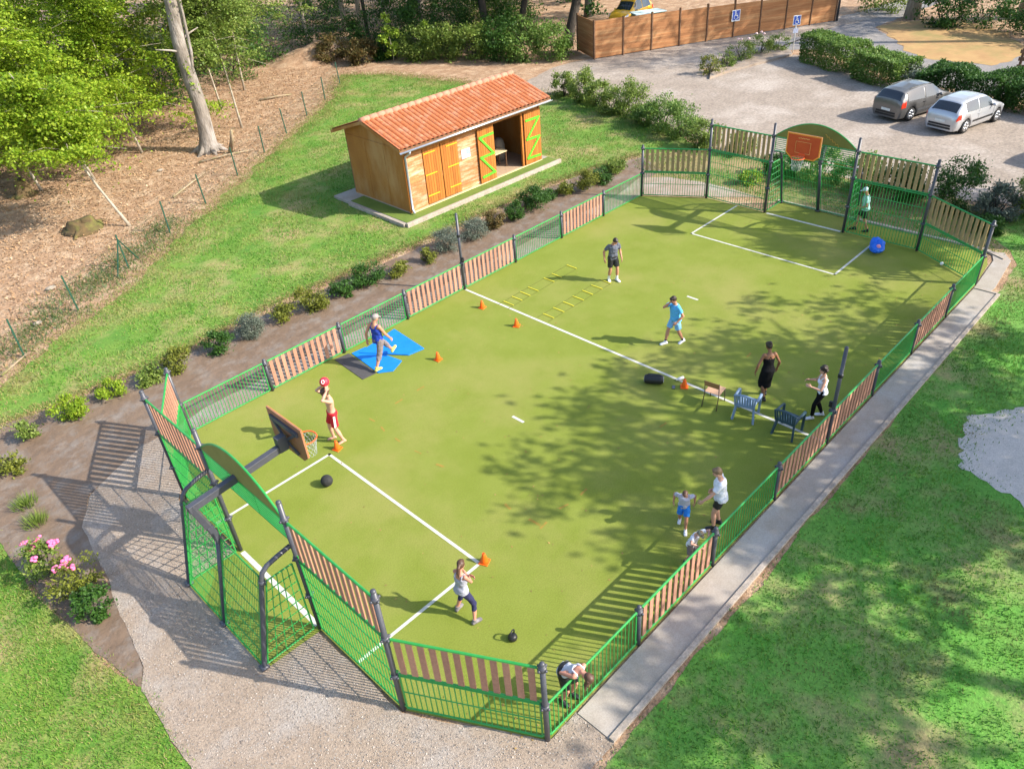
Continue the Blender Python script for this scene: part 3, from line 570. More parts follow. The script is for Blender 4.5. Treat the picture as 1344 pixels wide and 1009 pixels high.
def end(s, rootlab, goallab, hooplab, mat_slat):
    """s=-1 near end, +1 far end; everything mirrored through the centre"""
    root = thing('end_fence', rootlab, 'fence', (s*XE,0,0), 0 if s > 0 else math.pi, 'tall fences at the court ends')
    # local frame: +x outwards, y as seen from inside
    dx = X4-XE
    A, B, Cc, D, E, F = (dx,W2), (0,YE), (0,GE), (0,-GE), (0,-YE), (dx,-W2)
    for p in (A, F): post(root, *p, 2.14, (.98,2.03))
    for p in (B, E): post(root, *p, 3.21, (1.0,2.03,3.02))
    for p in (Cc, D): post(root, *p, 3.47, (1.0,2.05,3.04))
    for p, q in ((A,B),(E,F)):
        bar_panel(root, p, q, .06, 1.03, .10, cross=(.55,)); slat_panel(root, p, q, 1.08, 2.03, mat_slat)
    for p, q in ((B,Cc),(D,E)):
        bar_panel(root, p, q, .06, 2.0, .10, cross=(.55,1.05,1.55)); slat_panel(root, p, q, 2.06, 3.02, mat_slat, n=13)
    # goal
    g = thing('goal', goallab, 'goal', (s*XE,0,0), 0 if s > 0 else math.pi, 'goals')
    GB, GT, ZB = 1.26, .70, 2.22
    yb = 1.56
    for y in (yb, -yb):
        m = MB(); m.tube([(GB,y,-.05),(GB-.02,y,.1),(GT+.03,y,ZB-.16),(GT-.02,y*1.0,ZB-.02),(GT-.14,y*1.005,ZB+.08),(.32,y*1.015,ZB+.15),(.05,y*1.02,ZB+.20)], .048, 10)
        for z in (.04,): m.box((GB,y,z), (.16,.16,.05))
        m.lathe([(.05,-.05),(.068,-.04),(.068,.04),(.05,.05)], 10, (GT+.035,y,ZB-.22)); m.build('side_tube', STEEL, g, smooth=True)
    m = MB(); m.tube([(GB,0,-.05),(GT+.05,0,ZB-.1)], .05, 10); m.box((GB,0,.03), (.16,.16,.05)); m.build('rear_post', STEEL, g, smooth=True)
    def grid(nm, P00, P10, P01, P11, nu, nv, rr, rh):
        P00, P10, P01, P11 = map(Vector, (P00,P10,P01,P11)); m = MB()
        for e in ((P00,P10),(P01,P11),(P00,P01),(P10,P11)): m.tube(e, .018, 6)
        for i in range(1, nu): m.tube([P00.lerp(P10,i/nu), P01.lerp(P11,i/nu)], rr, 5)
        for j in range(1, nv): m.tube([P00.lerp(P01,j/nv), P10.lerp(P11,j/nv)], rh, 5)
        m.build(nm, GREEN, g)
    for y0, y1 in ((yb-.08,.08),(-.08,-yb+.08)):
        grid('rear_grille', (GB,y0,.06), (GB,y1,.06), (GT+.03,y0,ZB-.12), (GT+.03,y1,ZB-.12), 22, 7, .006, .009)
    for y in (yb, -yb): grid('side_grille', (.12,y,.06), (GB-.08,y,.06), (.12,y,ZB-.25), (GT-.04,y,ZB-.25), 5, 8, .011, .011)
    grid('top_grille', (0,GE-.09,2.50), (0,-GE+.09,2.50), (0,GE-.09,3.0), (0,-GE+.09,3.0), 3, 7, .012, .014)
    # arched board over the goal mouth
    m = MB(); n = 20; top = []
    for i in range(n+1):
        y = GE-.08-(2*GE-.16)*i/n; top.append((y, 3.06+.62*(1-(y/(GE-.08))**2)))
    vs = [(x,y,z) for x in (-.016,.016) for y, z in ([(top[0][0],3.05)]+top[1:-1]+[(top[-1][0],3.05)])]; k_ = len(vs)//2
    m.add(vs, [tuple(range(k_)), tuple(range(2*k_-1,k_-1,-1))]+[(i,k_+i,k_+(i+1)%k_,(i+1)%k_) for i in range(k_)])
    ab = m.build('arch_board', pm('dark_olive_board', (.17,.165,.035), (.21,.20,.05), 3, rough=.7), g)
    m = MB(); m.tube([(0,y,z+.015) for y, z in top], .024, 8); m.tube([(0,GE-.05,3.04),(0,-GE+.05,3.04)], .02, 8); m.build('arch_rim', GREEN, ab)
    m = MB(); m.tube([(-.02,-.35-.02*i-.0*i,3.40-.012*i+.03*math.sin(i*1.1)) for i in range(28)], .012, 5); m.build('emblem', pm('ochre_paint', (.55,.33,.05), (.45,.27,.05), 8), ab)
    # hoop
    h = thing('basketball_hoop', hooplab, 'basketball hoop', (s*XE,0,0), 0 if s > 0 else math.pi, 'basketball hoops')
    yo = -.17
    m = MB(); m.beam((GT+.05,0,ZB-.2),(GT+.12,0,ZB+.25),.13,.13); m.beam((GT+.12,0,ZB+.2),(.98,yo*.4,3.06),.12,.12); m.beam((1.04,yo*.4,3.0),(-.98,yo,3.10),.13,.15)
    m.build('arm', STEEL, h, bevel=.01)
    m = MB(); m.box((-1.08,yo,3.2), (.2,.16,.34)); m.beam((-1.19,yo,3.2),(-1.22,yo-.42,3.52),.05,.06); m.beam((-1.19,yo,3.2),(-1.22,yo+.42,3.52),.05,.06); m.box((-1.225,yo,3.55), (.05,1.0,.1)); m.beam((-1.19,yo,3.2),(-1.22,yo+.35,2.98),.04,.05); m.beam((-1.19,yo,3.2),(-1.22,yo-.35,2.98),.04,.05)
    m.build('bracket', STEEL, h)
    # board in the y-z plane: chamfered lower corners
    oc = [(-.63,3.72),(.63,3.72),(.63,3.02),(.45,2.86),(-.45,2.86),(-.63,3.02)]
    def plate(pts, x0, x1):
        k2 = len(pts); m = MB(); m.add([(x,yo+p[0],p[1]) for x in (x0,x1) for p in pts], [tuple(range(k2)), tuple(range(2*k2-1,k2-1,-1))]+[(i,k2+i,k2+(i+1)%k2,(i+1)%k2) for i in range(k2)]); return m
    bd = plate(oc, -1.285, -1.25).build('backboard', pm('board_brown', (.34,.155,.085), (.28,.12,.06), 4, rough=.6), h)
    plate([(p[0]*.995, 3.29+(p[1]-3.29)*.995) for p in oc], -1.292, -1.287).build('board_border', pm('board_orange', (.75,.26,.03), (.8,.3,.04), 4, rough=.5), bd)
    plate([(p[0]*.93, 3.29+(p[1]-3.29)*.9) for p in oc], -1.297, -1.294).build('board_face', pm('board_red', (.46,.055,.012), (.52,.075,.016), 3, rough=.5), bd)
    m = MB()
    for a, b in (((-.27,3.07),(-.27,3.46)),((-.27,3.46),(.27,3.46)),((.27,3.46),(.27,3.07)),((-.27,3.07),(-.1,3.07)),((.27,3.07),(.1,3.07))): m.beam((-1.3,yo+a[0],a[1]),(-1.3,yo+b[0],b[1]),.006,.03,(1,0,0))
    m.tube([(-1.3,yo-.2+.02*i,3.58+.012*math.sin(i*1.3)) for i in range(21)], .009, 5)
    m.build('board_marking', pm('board_pale_line', (.80,.47,.16), (.72,.40,.12), 5), bd)
    rc = (-1.6,yo,3.0); m = MB(); m.tube([(rc[0]+.225*math.cos(a),rc[1]+.225*math.sin(a),rc[2]) for a in np.linspace(0,2*math.pi,29)], .014, 7)
    m.beam((-1.29,yo-.07,3.0),(-1.40,yo-.07,3.0),.03,.05); m.beam((-1.29,yo+.07,3.0),(-1.40,yo+.07,3.0),.03,.05); m.box((-1.305,yo,2.99), (.02,.24,.14))
    rm = m.build('rim', pm('rim_orange', (.78,.12,.03), (.7,.1,.03), 5, rough=.4), h)
    m = MB()
    for q in range(14):
        for dr in (1,-1):
            pts = []
            for j in range(7):
                t = j/6; r0 = .222-.115*t+.04*t*t; a = q*2*math.pi/14+dr*t*1.3; pts.append((rc[0]+r0*math.cos(a), rc[1]+r0*math.sin(a), rc[2]-.42*t))
            m.tube(pts, .004, 4)
    m.build('net', pm('net_cord', (.36,.40,.40), (.28,.32,.32), 5), rm)
end(-1, 'tall fence of reddish slats and green bars around the near goal, bottom left', 'green grille goal nearest the camera, bottom left', 'near basketball hoop seen from behind its brown board', SLAT)
end(1, 'tall fence of tan slats and green bars around the far goal', 'green grille goal at the far end of the court', 'far basketball hoop with a red-orange board facing the court', SLATF)
# ------------------------------------------------------------------ tiled wooden shed
WOODF = pm('shed_cladding', (.44,.20,.075), (.36,.15,.05), 3, rough=.8, bump=.4, bscale=20, stretch=(.5,1,3.5), c3=(.60,.42,.27), s3=1.6, speck=.2, sscale=9, island=.18)
WOODS = pm('shed_plywood', (.36,.155,.03), (.285,.115,.022), 2, rough=.75, bump=.2, bscale=20, stretch=(1,1,.4), c3=(.40,.22,.08), s3=.8)
WOODD = pm('door_wood', (.40,.145,.022), (.32,.105,.015), 4, rough=.65, bump=.2, bscale=20, stretch=(3,1,.3), island=.22)
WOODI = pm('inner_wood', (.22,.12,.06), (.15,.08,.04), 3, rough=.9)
TILE  = pm('clay_tile', (.43,.14,.05), (.34,.10,.032), 5, rough=.85, bump=.2, c3=(.44,.20,.11), s3=2.2, speck=.22, sscale=5)
RIDGE = pm('ridge_tile', (.46,.22,.14), (.38,.16,.10), 6, rough=.85, bump=.3)
PALEW = pm('pale_trim', (.62,.5,.3), (.55,.42,.24), 4, rough=.7)
ZGREEN= pm('bright_green_paint', (.09,.48,.02), (.11,.52,.03), 5, rough=.5)
HINGE = pm('lime_strap', (.50,.42,.02), (.42,.36,.02), 5, rough=.5)
GALV  = pm('galvanised', (.55,.58,.66), (.48,.5,.56), 5, rough=.35, metal=.5)
LX, DP, SA = 7.89, 4.05, R(-1.16)
shed = thing('shed', 'wooden shed with a clay tile roof and green Z-braced open doors', 'shed', (3.111,13.217,.15), SA)
pl = thing('terrace', 'low terrace covered in green turf with a pale kerb, carrying the tiled shed', 'terrace', (3.111,13.217,0), SA)
m = MB(); m.prism([(-.85,-.72),(8.45,-.72),(8.45,4.6),(-.85,4.6)], -.05, .10); m.build('slab', M_CONC, pl)
m = MB(); m.prism([(-.75,-.70),(8.4,-.70),(8.4,-.02),(-.05,-.02),(-.05,3.4),(-.75,3.4)], .098, .118); m.build('turf', pm('old_turf', (.10,.16,.02), (.14,.19,.03), 2, rough=.95, bump=.5, bscale=90), pl)
m = MB(); m.box((3.8,-.79,.06), (9.35,.13,.2)); m.box((-.92,1.3,.05), (.1,4.0,.16)); m.build('kerb', M_KERB, pl, bevel=.02)
hE, hR = 2.80, 3.73-.15   # wall plate and ridge above the floor
sl_ = (3.73-2.96)/(DP/2+.44)
def roofz(y): return hR - abs(y-DP/2)*sl_
# front wall built around the openings, planks as bump + strips
m = MB(); T = .05
H_ = roofz(0)-.06
for x0, x1, z0, z1 in ((0,.95,0,H_),(.95,2.87,2.42,H_),(2.87,4.93,0,H_),(4.93,6.75,2.42,H_),(6.75,LX,0,H_)):
    m.box(((x0+x1)/2,T/2,(z0+z1)/2), (x1-x0,T,z1-z0))
for i in range(16):   # plank joints
    z = .14+i*.16
    for x0, x1 in ((.03,.93),(2.9,4.0),):
        m.box(((x0+x1)/2,-.004,z), (x1-x0,(.012),.134))
m.build('front_wall', WOODF, shed)
m = MB(); m.prism([(0,0),(LX,0),(LX,DP),(0,DP)], -.14, .0); m.build('floor', pm('dusty_floor', (.42,.3,.19), (.35,.24,.15), 4, rough=.9), shed)
for x, nm in ((T/2,'gable_wall'),(LX-T/2,'gable_wall')):
    m = MB(); P = [(T,0),(DP-T,0),(DP-T,roofz(DP-T)-.06),(DP/2,hR-.06),(T,roofz(T)-.06)]; k5 = len(P)
    m.add([(x+dx_,y,z) for dx_ in (-T/2,T/2) for y, z in P], [tuple(range(k5)), tuple(range(2*k5-1,k5-1,-1))]+[(i,k5+i,k5+(i+1)%k5,(i+1)%k5) for i in range(k5)])
    for y in (1.33,2.66): m.box((x-(.03 if x < 1 else -.03),y,1.35), (.012,.03,2.5))
    m.box((x-(.034 if x < 1 else -.034),DP/2,2.62), (.02,DP-.1,.09))
    m.build(nm, WOODS, shed)
m = MB(); m.box((LX/2,DP-T/2,H_/2), (LX,T,H_)); m.build('back_wall', WOODI, shed)
m = MB(); m.box((0-.02,-.03,H_/2), (.09,.09,H_)); m.box((LX+.02,-.03,H_/2), (.09,.09,H_))
for x in (4.93,6.75): m.box((x,-.02,1.21), (.09,.1,2.42))
m.box((LX/2,-.03,2.46), (LX-.2,.05,.08)); m.build('door_frame', WOODD, shed)
# dark soffit boards and roof
m = MB(); x0, x1 = -.42, LX+.42
for sgn, ov in ((-1,.44),(1,.42)):
    ye = DP/2+sgn*(DP/2+ov); ze = roofz(ye)
    vs = [(x,y,z+dz) for dz in (-.075,-.03) for x, y, z in ((x0+.03,DP/2,hR),(x1-.03,DP/2,hR),(x1-.03,ye,ze),(x0+.03,ye,ze))]
    m.add(vs, [(0,1,2,3),(7,6,5,4),(0,4,5,1),(1,5,6,2),(2,6,7,3),(3,7,4,0)])
rf = m.build('roof', WOODI, shed)
m = MB(); nx, ny = 36*6, 13
for sgn, ov in ((-1,.44),(1,.42)):
    base = len(m.v); vs = []
    for j in range(ny*2):
        row_, top_ = j//2, j%2
        t = min(1, (row_+top_)/ny); y = DP/2+sgn*t*(DP/2+ov); lift = .010 if top_ == 1 else .0
        for i in range(nx+1):
            ph = i/6*2*math.pi; zz = .075*abs(math.cos(ph/2))**.75 + lift
            vs.append((x0+(x1-x0)*i/nx, y, roofz(y)+zz-.01+ (0 if sgn < 0 else 0)))
    fs = []
    for j in range(ny*2-1):
        for i in range(nx):
            a = j*(nx+1)+i; q = (a,a+1,a+nx+2,a+nx+1); fs.append(q if sgn > 0 else q[::-1])
    m.add(vs, fs)
m.build('roof_tiles', TILE, rf)
m = MB()
for i in range(22):
    xa = x0+(x1-x0)*i/22; m.tube([(xa,DP/2,hR+.01),(xa+(x1-x0)/22+.03,DP/2,hR+.014)], [.132,.139], 12)
m.build('ridge_tiles', RIDGE, rf, smooth=True)
for x in (x0+.01,x1-.01):
    m = MB()
    for sgn, ov in ((-1,.44),(1,.42)):
        ye = DP/2+sgn*(DP/2+ov); m.beam((x,DP/2-sgn*.01,hR-.05),(x,ye,roofz(ye)-.05),.03,.13)
    m.build('barge_board', WOODS, rf)
m = MB(); ye = -.44-.06; ze = roofz(-.44)-.06
prof = [(.07*math.cos(a), .07*math.sin(a)) for a in np.linspace(math.pi,2*math.pi,9)]
vs = [(x,ye+p[0]*s_,ze+p[1]*s_) for x in (x0-.02,x1+.02) for s_ in (1,.93) for p in prof]; n9 = 9
fs = []
for i in range(8): fs += [(i,i+1,18+i+1,18+i),(9+i+1,9+i,27+i,27+i+1),(i+1,i,9+i,9+i+1),(18+i,18+i+1,27+i+1,27+i)]
fs += [(0,18,27,9),(8,17,35,26)]
m.add(vs, fs); m.build('gutter', GALV, rf, smooth=True)
m = MB(); m.tube([(.02,ye,ze-.06),(.02,ye+.05,ze-.16),(.02,-.12,ze-.36),(.02,-.11,.9),(.02,-.11,.16),(-.03,-.28,.03)], .042, 10); m.build('downpipe', GALV, shed, smooth=True)
# doors
def leaf_(nm, x0, x1, y, z0, z1):
    m = MB(); n = max(5, int((x1-x0)/.12))
    for i in range(n):
        a = x0+(x1-x0)*i/n; b = x0+(x1-x0)*(i+1)/n; m.box(((a+b)/2,y,(z0+z1)/2), (b-a-.012,.04,z1-z0))
    m.box(((x0+x1)/2,y+.012,(z0+z1)/2), (x1-x0-.01,.03,z1-z0-.02))
    return m.build(nm, WOODD, shed)
d1 = leaf_('closed_door', .97, 1.90, -.015, .05, 2.42); d2 = leaf_('closed_door', 1.94, 2.86, -.015, .05, 2.42)
for d, xa, xb in ((d1,.99,1.62),(d2,2.22,2.86)):
    for z in (2.2,1.3,.4):
        m = MB(); m.box(((xa+xb)/2,-.044,z), (xb-xa,.012,.045)); m.build('strap_hinge', HINGE, d)
def zb(d, pts):
    m = MB()
    for i in range(len(pts)-1):
        dx_ = Vector((pts[i+1][0]-pts[i][0],0,pts[i+1][1]-pts[i][1])).normalized()*.045
        m.beam((pts[i][0]-dx_.x,-.125-.002*(i%2),pts[i][1]-dx_.z),(pts[i+1][0]+dx_.x,-.125-.002*(i%2),pts[i+1][1]+dx_.z),.03,.095,(0,0,1) if abs(dx_.z) < .03 else (1,0,0))
    m.build('z_brace', ZGREEN, d)
o1 = leaf_('open_door', 3.98, 4.92, -.09, .03, 2.42); zb(o1, [(4.86,2.08),(4.08,2.05),(4.84,1.20),(4.07,1.18),(4.84,.34),(4.12,.29)])
o2 = leaf_('open_door', 6.86, 7.86, -.09, .03, 2.42); zb(o2, [(6.98,2.06),(7.80,2.05),(6.98,1.20),(7.80,1.17),(6.98,.32),(7.80,.28)])
m = MB(); m.box((3.3,-.03,1.60), (.50,.012,.40)); nt = m.build('notice', pm('notice_white', (.62,.68,.74), (.50,.56,.66), 4), shed)
m = MB(); m.box((3.42,-.038,1.62), (.24,.006,.33)); m.box((3.15,-.038,1.73), (.16,.006,.05)); m.build('notice_print', pm('notice_blue', (.16,.22,.36), (.4,.45,.5), 14), nt)
m = MB(); m.box((4.0,-.05,-.02), (7.9,.1,.05)); m.build('sill', PALEW, shed)
# things stored inside
def shl(x, y, z): return Matrix.Translation((3.111,13.217,.15)) @ Matrix.Rotation(SA,4,'Z') @ Vector((x,y,z))
t = thing('table', 'bare wooden table board seen through the open shed door', 'table', shl(5.7,.9,0), SA)
m = MB(); m.box((0,0,.74), (1.3,.6,.05)); m.build('tabletop', PALEW, t)
for x in (-.6,.6):
    for y in (-.25,.25): m = MB(); m.box((x,y,.36), (.05,.05,.71)); m.build('leg', WOODI, t)
def monobloc(name, label, cat, mat, loc, rz, group=None):
    t = thing(name, label, cat, loc, rz, group)   # faces +y
    m = MB(); m.box((0,.02,.42), (.46,.46,.03)); m.box((0,.235,.40), (.46,.03,.06)); m.build('seat', mat, t, bevel=.012)
    m = MB()
    for i in range(7): x = -.19+i*.063; m.beam((x,-.22,.44),(x*1.08,-.33,.80),.042,.02,(0,1,0))
    m.tube([(-.24,-.325,.80),(-.12,-.35,.845),(0,-.355,.86),(.12,-.35,.845),(.24,-.325,.80)], .028, 8); m.box((0,-.235,.46), (.46,.025,.08)); m.build('backrest', mat, t, bevel=.006)
    for sx in (-1,1):
        m = MB(); m.tube([(sx*.25,-.32,.79),(sx*.285,-.2,.68),(sx*.29,.05,.645),(sx*.285,.24,.63)], .032, 8, sx=1.2, sy=.6); m.build('armrest', mat, t, smooth=True)
        m = MB(); m.beam((sx*.275,.24,.63),(sx*.26,.27,.0),.05,.06); m.build('leg', mat, t, bevel=.008)
        m = MB(); m.beam((sx*.22,-.2,.44),(sx*.27,-.30,0),.05,.06); m.beam((sx*.24,-.25,.43),(sx*.262,-.325,.80),.04,.04); m.build('leg', mat, t, bevel=.008)
    return t
PW = pm('white_plastic', (.70,.70,.70), (.62,.62,.62), 5, rough=.4)
monobloc('plastic_chair', 'white plastic chair on the table inside the shed doorway', 'chair', PW, shl(5.35,.95,.765), R(160))
t = thing('storage_sack', 'pale bulky sack standing inside the right side of the shed doorway', 'sack', shl(6.75,1.6,0), .2)
m = MB(); m.lathe([(.02,0),(.28,.02),(.31,.3),(.29,.7),(.24,.95),(.12,1.05),(.02,1.06)], 14); m.build('sack_cloth', pm('sackcloth', (.3,.25,.19), (.22,.18,.13), 6, rough=.95), t, smooth=True)

# ------------------------------------------------------------------ timber fence, signs
TIMB = pm('fence_timber', (.40,.18,.07), (.30,.125,.045), 2.5, rough=.8, bump=.4, bscale=12, stretch=(.3,.3,6), c3=(.46,.25,.11), s3=.9, island=.18)
TIMBD = pm('fence_post_wood', (.16,.085,.045), (.12,.06,.03), 5, rough=.85)
tf = thing('timber_fence', 'tall reddish-brown horizontal board fence beside the car park', 'fence', (0,0,0))
Q = [Vector((28.35,23.83))]; E1 = Vector((45.9,15.05)); K = 9
pts = [Q[0].lerp(E1, i/K) for i in range(K+1)]
seg = [((29.9,26.6),tuple(pts[0]),2.25,2.5)]+[(tuple(pts[i]),tuple(pts[i+1]),2.45-.05*i,2.4-.05*i) for i in range(K)]
for a, b, h0, h1 in seg:
    a, b = Vector(a), Vector(b); d = (b-a).normalized(); L = (b-a).length; ang = math.atan2(d.y,d.x); h = (h0+h1)/2; m = MB(); n = int(h/.145)
    for i in range(n): c = (a+b)/2; m.box((c.x,c.y,.05+(i+.5)*(h-.05)/n), (L-.08,.03,(h-.05)/n-.012), ang)
    m.box(((a+b)/2).to_3d()+Vector((0,0,h/2)), (L-.1,.015,h-.08), ang)
    m.build('board_panel', TIMB, tf)
for p in [Vector((29.9,26.6))]+pts:
    m = MB(); m.box((p.x,p.y,1.22), (.12,.12,2.5)); m.build('post', TIMBD, tf)
BLUE = pm('sign_blue', (.03,.07,.32), (.04,.09,.38), 4, rough=.4)
def wheelchair(m, s=1):
    """white accessible-parking figure in the x-z plane, facing -y"""
    y = -.012
    m.ell((-.03*s,y,.16*s), (.032*s,.008,.032*s), nu=10, nv=6)
    for a, b in (((-.03,.12),(-.02,0)),((-.02,0),(.08,0)),((.08,0),(.12,-.12)),((-.03,.07),(.06,.06)),((.12,-.12),(.15,-.11))): m.beam((a[0]*s,y,a[1]*s),(b[0]*s,y,b[1]*s),.01,.03*s,(0,0,1) if abs(a[1]-b[1]) < .05 else (1,0,0))
    m.tube([(s*(.0+.105*math.cos(t)),y,s*(-.06+.105*math.sin(t))) for t in np.linspace(2.0,6.1,14)], .012*s, 5)
t = thing('parking_sign', 'blue wheelchair sign fixed to the timber fence', 'sign', (38.15-.06,18.93-.12,1.45), math.atan2(-8.78,17.55), 'disabled parking signs'); t.scale = (.78,1,.78)
m = MB(); m.box((0,0,0), (.85,.012,.95)); m.build('plate', WHITE, t)
m = MB(); m.box((0,-.008,.02), (.74,.008,.80)); m.build('panel', BLUE, t)
m = MB(); wheelchair(m, 1.9); m.build('wheelchair_symbol', WHITE, t)
t = thing('parking_sign', 'wheelchair sign with a small plate below on a white pole by the hedge', 'sign', (35.65,13.02,0), R(-40), 'disabled parking signs'); t.scale = (.8,.9,.95)
m = MB(); m.tube([(0,0,-.05),(0,0,2.35)], .045, 8); m.build('pole', WHITE, t, smooth=True)
m = MB(); m.box((0,-.05,2.1), (.62,.012,.62)); m.build('plate', WHITE, t)
m = MB(); m.box((0,-.058,2.1), (.54,.008,.54)); m.build('panel', BLUE, t)
m = MB(); wheelchair(m, 1.35); m.xf(Matrix.Translation((0,-.055,2.1))); m.build('wheelchair_symbol', WHITE, t)
m = MB(); m.box((0,-.05,1.45), (.42,.012,.3)); m.build('lower_plate', pm('plate_pale', (.6,.62,.68), (.3,.34,.5), 12), t)
t = thing('slatted_barrier', 'dark wooden slatted barrier at the right picture edge', 'barrier', (37.0,-.9,0), R(-80))
for x in (-.9,.9,2.7): m = MB(); m.box((x,0,.65), (.14,.14,1.3)); m.build('post', TIMBD, t)
for z in (.35,.75,1.15): m = MB(); m.box((.9,-.09,z), (3.9,.04,.2)); m.build('rail', TIMBD, t)
t = thing('dark_gate', 'dark gate leaf at the far right end of the timber fence', 'gate', (46.1,14.95,0), R(25))
m = MB(); m.box((.9,0,1.0), (1.7,.05,1.8)); m.build('leaf', TIMBD, t); m = MB(); m.box((0,0,1.05), (.16,.16,2.1)); m.build('post', BLACK, t)
# wire fence in front of the wood
wf = thing('wire_fence', 'thin green wire fence with slim leaning posts along the edge of the wood', 'fence', (0,0,0))
WG = pm('dark_green_metal', (.012,.06,.035), (.015,.07,.045), 6, rough=.5)
wp = [(-14.6,13.1),(-12.0,14.93),(-9.57,16.74),(-6.88,18.7),(-4.22,20.66),(-1.6,22.47),(1.27,24.65),(4.0,26.66),(6.6,28.6),(9.3,30.6),(12,32.6),(15,35.2)]
for i, (x, y) in enumerate(wp):
    m = MB(); lx_ = .05*math.sin(i*2.1); m.beam((x,y,-.05),(x+lx_,y+.04,1.38),.05,.05); m.build('post', WG, wf)
    if i in (0,3): 
        for sx in (-1,1): m = MB(); m.beam((x,y,1.2),(x+sx*.62,y+sx*.46,0),.035,.035); m.build('brace', WG, wf)
m = MB()
for i in range(len(wp)-1):
    for z in (.1,.35,.6,.85,1.1,1.3): m.tube([(*wp[i],z),((wp[i][0]+wp[i+1][0])/2,(wp[i][1]+wp[i+1][1])/2,z-.02),(*wp[i+1],z)], .0035, 3)
    a, b = Vector(wp[i]), Vector(wp[i+1]); n = int((b-a).length/.2)
    for j in range(1, n): q = a.lerp(b, j/n); m.tube([(*q,.1),(*q,1.3)], .002, 3)
m.build('wire_mesh', WG, wf)
# stumps, logs and stones
MOSS = pm('mossy_wood', (.13,.085,.035), (.07,.05,.025), 3, rough=.95, bump=1, bscale=12, c3=(.13,.13,.03), s3=2)
for i, (x, y, r, h, lab) in enumerate(((-6.45,24.4,.62,.42,'flat mossy tree stump beside the leaning sapling'),(-6.6,31.6,.4,.7,'mossy stump under the leafy trees at the left edge'),(19.0,42.0,.4,.45,'small mossy stump on the mound left of the shaded shrubs'))):
    t = thing('tree_stump', lab, 'tree stump', (x,y,0), i, 'mossy stumps'); m = MB()
    m.lathe([(r*1.5,-.05),(r*1.15,.1),(r,.25*h),(r*.9,h*.8),(r*.75,h),(.02,h*.9)], 14)
    m.v = [(v[0]*(1+.12*math.sin(3*math.atan2(v[1],v[0]))), v[1], v[2]*(1+.2*math.cos(2*math.atan2(v[1],v[0])))) for v in m.v]
    for a in (.3,2.1,4.0): m.tube([(math.cos(a)*r*.6,math.sin(a)*r*.6,.2*h),(math.cos(a)*r*1.9,math.sin(a)*r*1.9,-.03)], [.14*r/.5,.04], 6)
    m.build('stump_wood', MOSS, t, smooth=True)
for i, (a, b, r, lab) in enumerate((((2.9,28.3),(2.95,27.6),.13,'pale dead stump of a limb standing right of the big grey trunk'),((-2.2,24.5),(.4,26.3),.05,'thin fallen branch on the leaf litter right of the leaning sapling'),((-12.9,14.2),(-11.9,14.9),.04,'short stick at the foot of the first wire fence post'),((9.5,36.4),(11.4,35.6),.07,'fallen branch on the litter below the feathery tree'),((1.0,28.2),(3.8,27.4),.05,'long broken branch on the ground right of the big grey trunk'))):
    m = MB(); z1 = 1.3 if i == 0 else .08; m.tube([(*a,.05),((a[0]+b[0])/2+.08,(a[1]+b[1])/2,(.05+z1)/2+.04),(*b,z1)], [r,r*.8,r*.5], 7)
    if i in (3,4): m.tube([((a[0]+b[0])/2,(a[1]+b[1])/2,.08),((a[0]+b[0])/2+.3,(a[1]+b[1])/2+.9,.1)], [r*.6,r*.2], 5)
    tag(m.build('dead_branch', DEADW, smooth=True), lab, 'branch')
STONE = pm('pale_stone', (.33,.28,.22), (.22,.18,.14), 5, rough=.9, bump=.6)
for i, (x, y, r, lab) in enumerate(((-10.9,16.9,.22,'round pale stone by the second wire fence post'),(-9.6,19.4,.26,'flat pale stone on the litter left of the third fence post'),(-12.0,19.8,.3,'broken pale stones on the litter near the left edge'),(-.8,28.9,.22,'white stone on the litter left of the big grey trunk'))):
    m = MB(); m.ell((0,0,r*.3), (r,r*.75,r*.5), nu=10, nv=7); m.v = [tuple(Vector(v)*(1+.25*mnoise.noise(Vector(v)*6+Vector((i,0,0))))) for v in m.v]
    if i == 2: m.ell((.4,.15,.06), (.16,.1,.1)); m.ell((.25,-.2,.05), (.12,.1,.08))
    o = m.build('stone', STONE, smooth=True); o.location = (x,y,0); o.scale = (.75,.75,.6); tag(o, lab, 'stone', 'stones on the forest floor')
m = MB(); 
vs = []; fs = []; n = 40
for j in range(n+1):
    for i in range(n+1):
        x, y = (i/n-.5)*2, (j/n-.5)*2; rr2 = math.sqrt(x*x+y*y); z = max(0,1-rr2**2)**1.5*1.7*(1+.35*mnoise.noise(Vector((x*3,y*3,4)))) - .06
        vs.append((19.3+x*4.5,44.0+y*3.5,z*.55))
fs = [(j*(n+1)+i, j*(n+1)+i+1, (j+1)*(n+1)+i+1, (j+1)*(n+1)+i) for j in range(n) for i in range(n)]
m.add(vs, fs); tag(m.build('mound', M_LITTER, smooth=True), kind='structure')

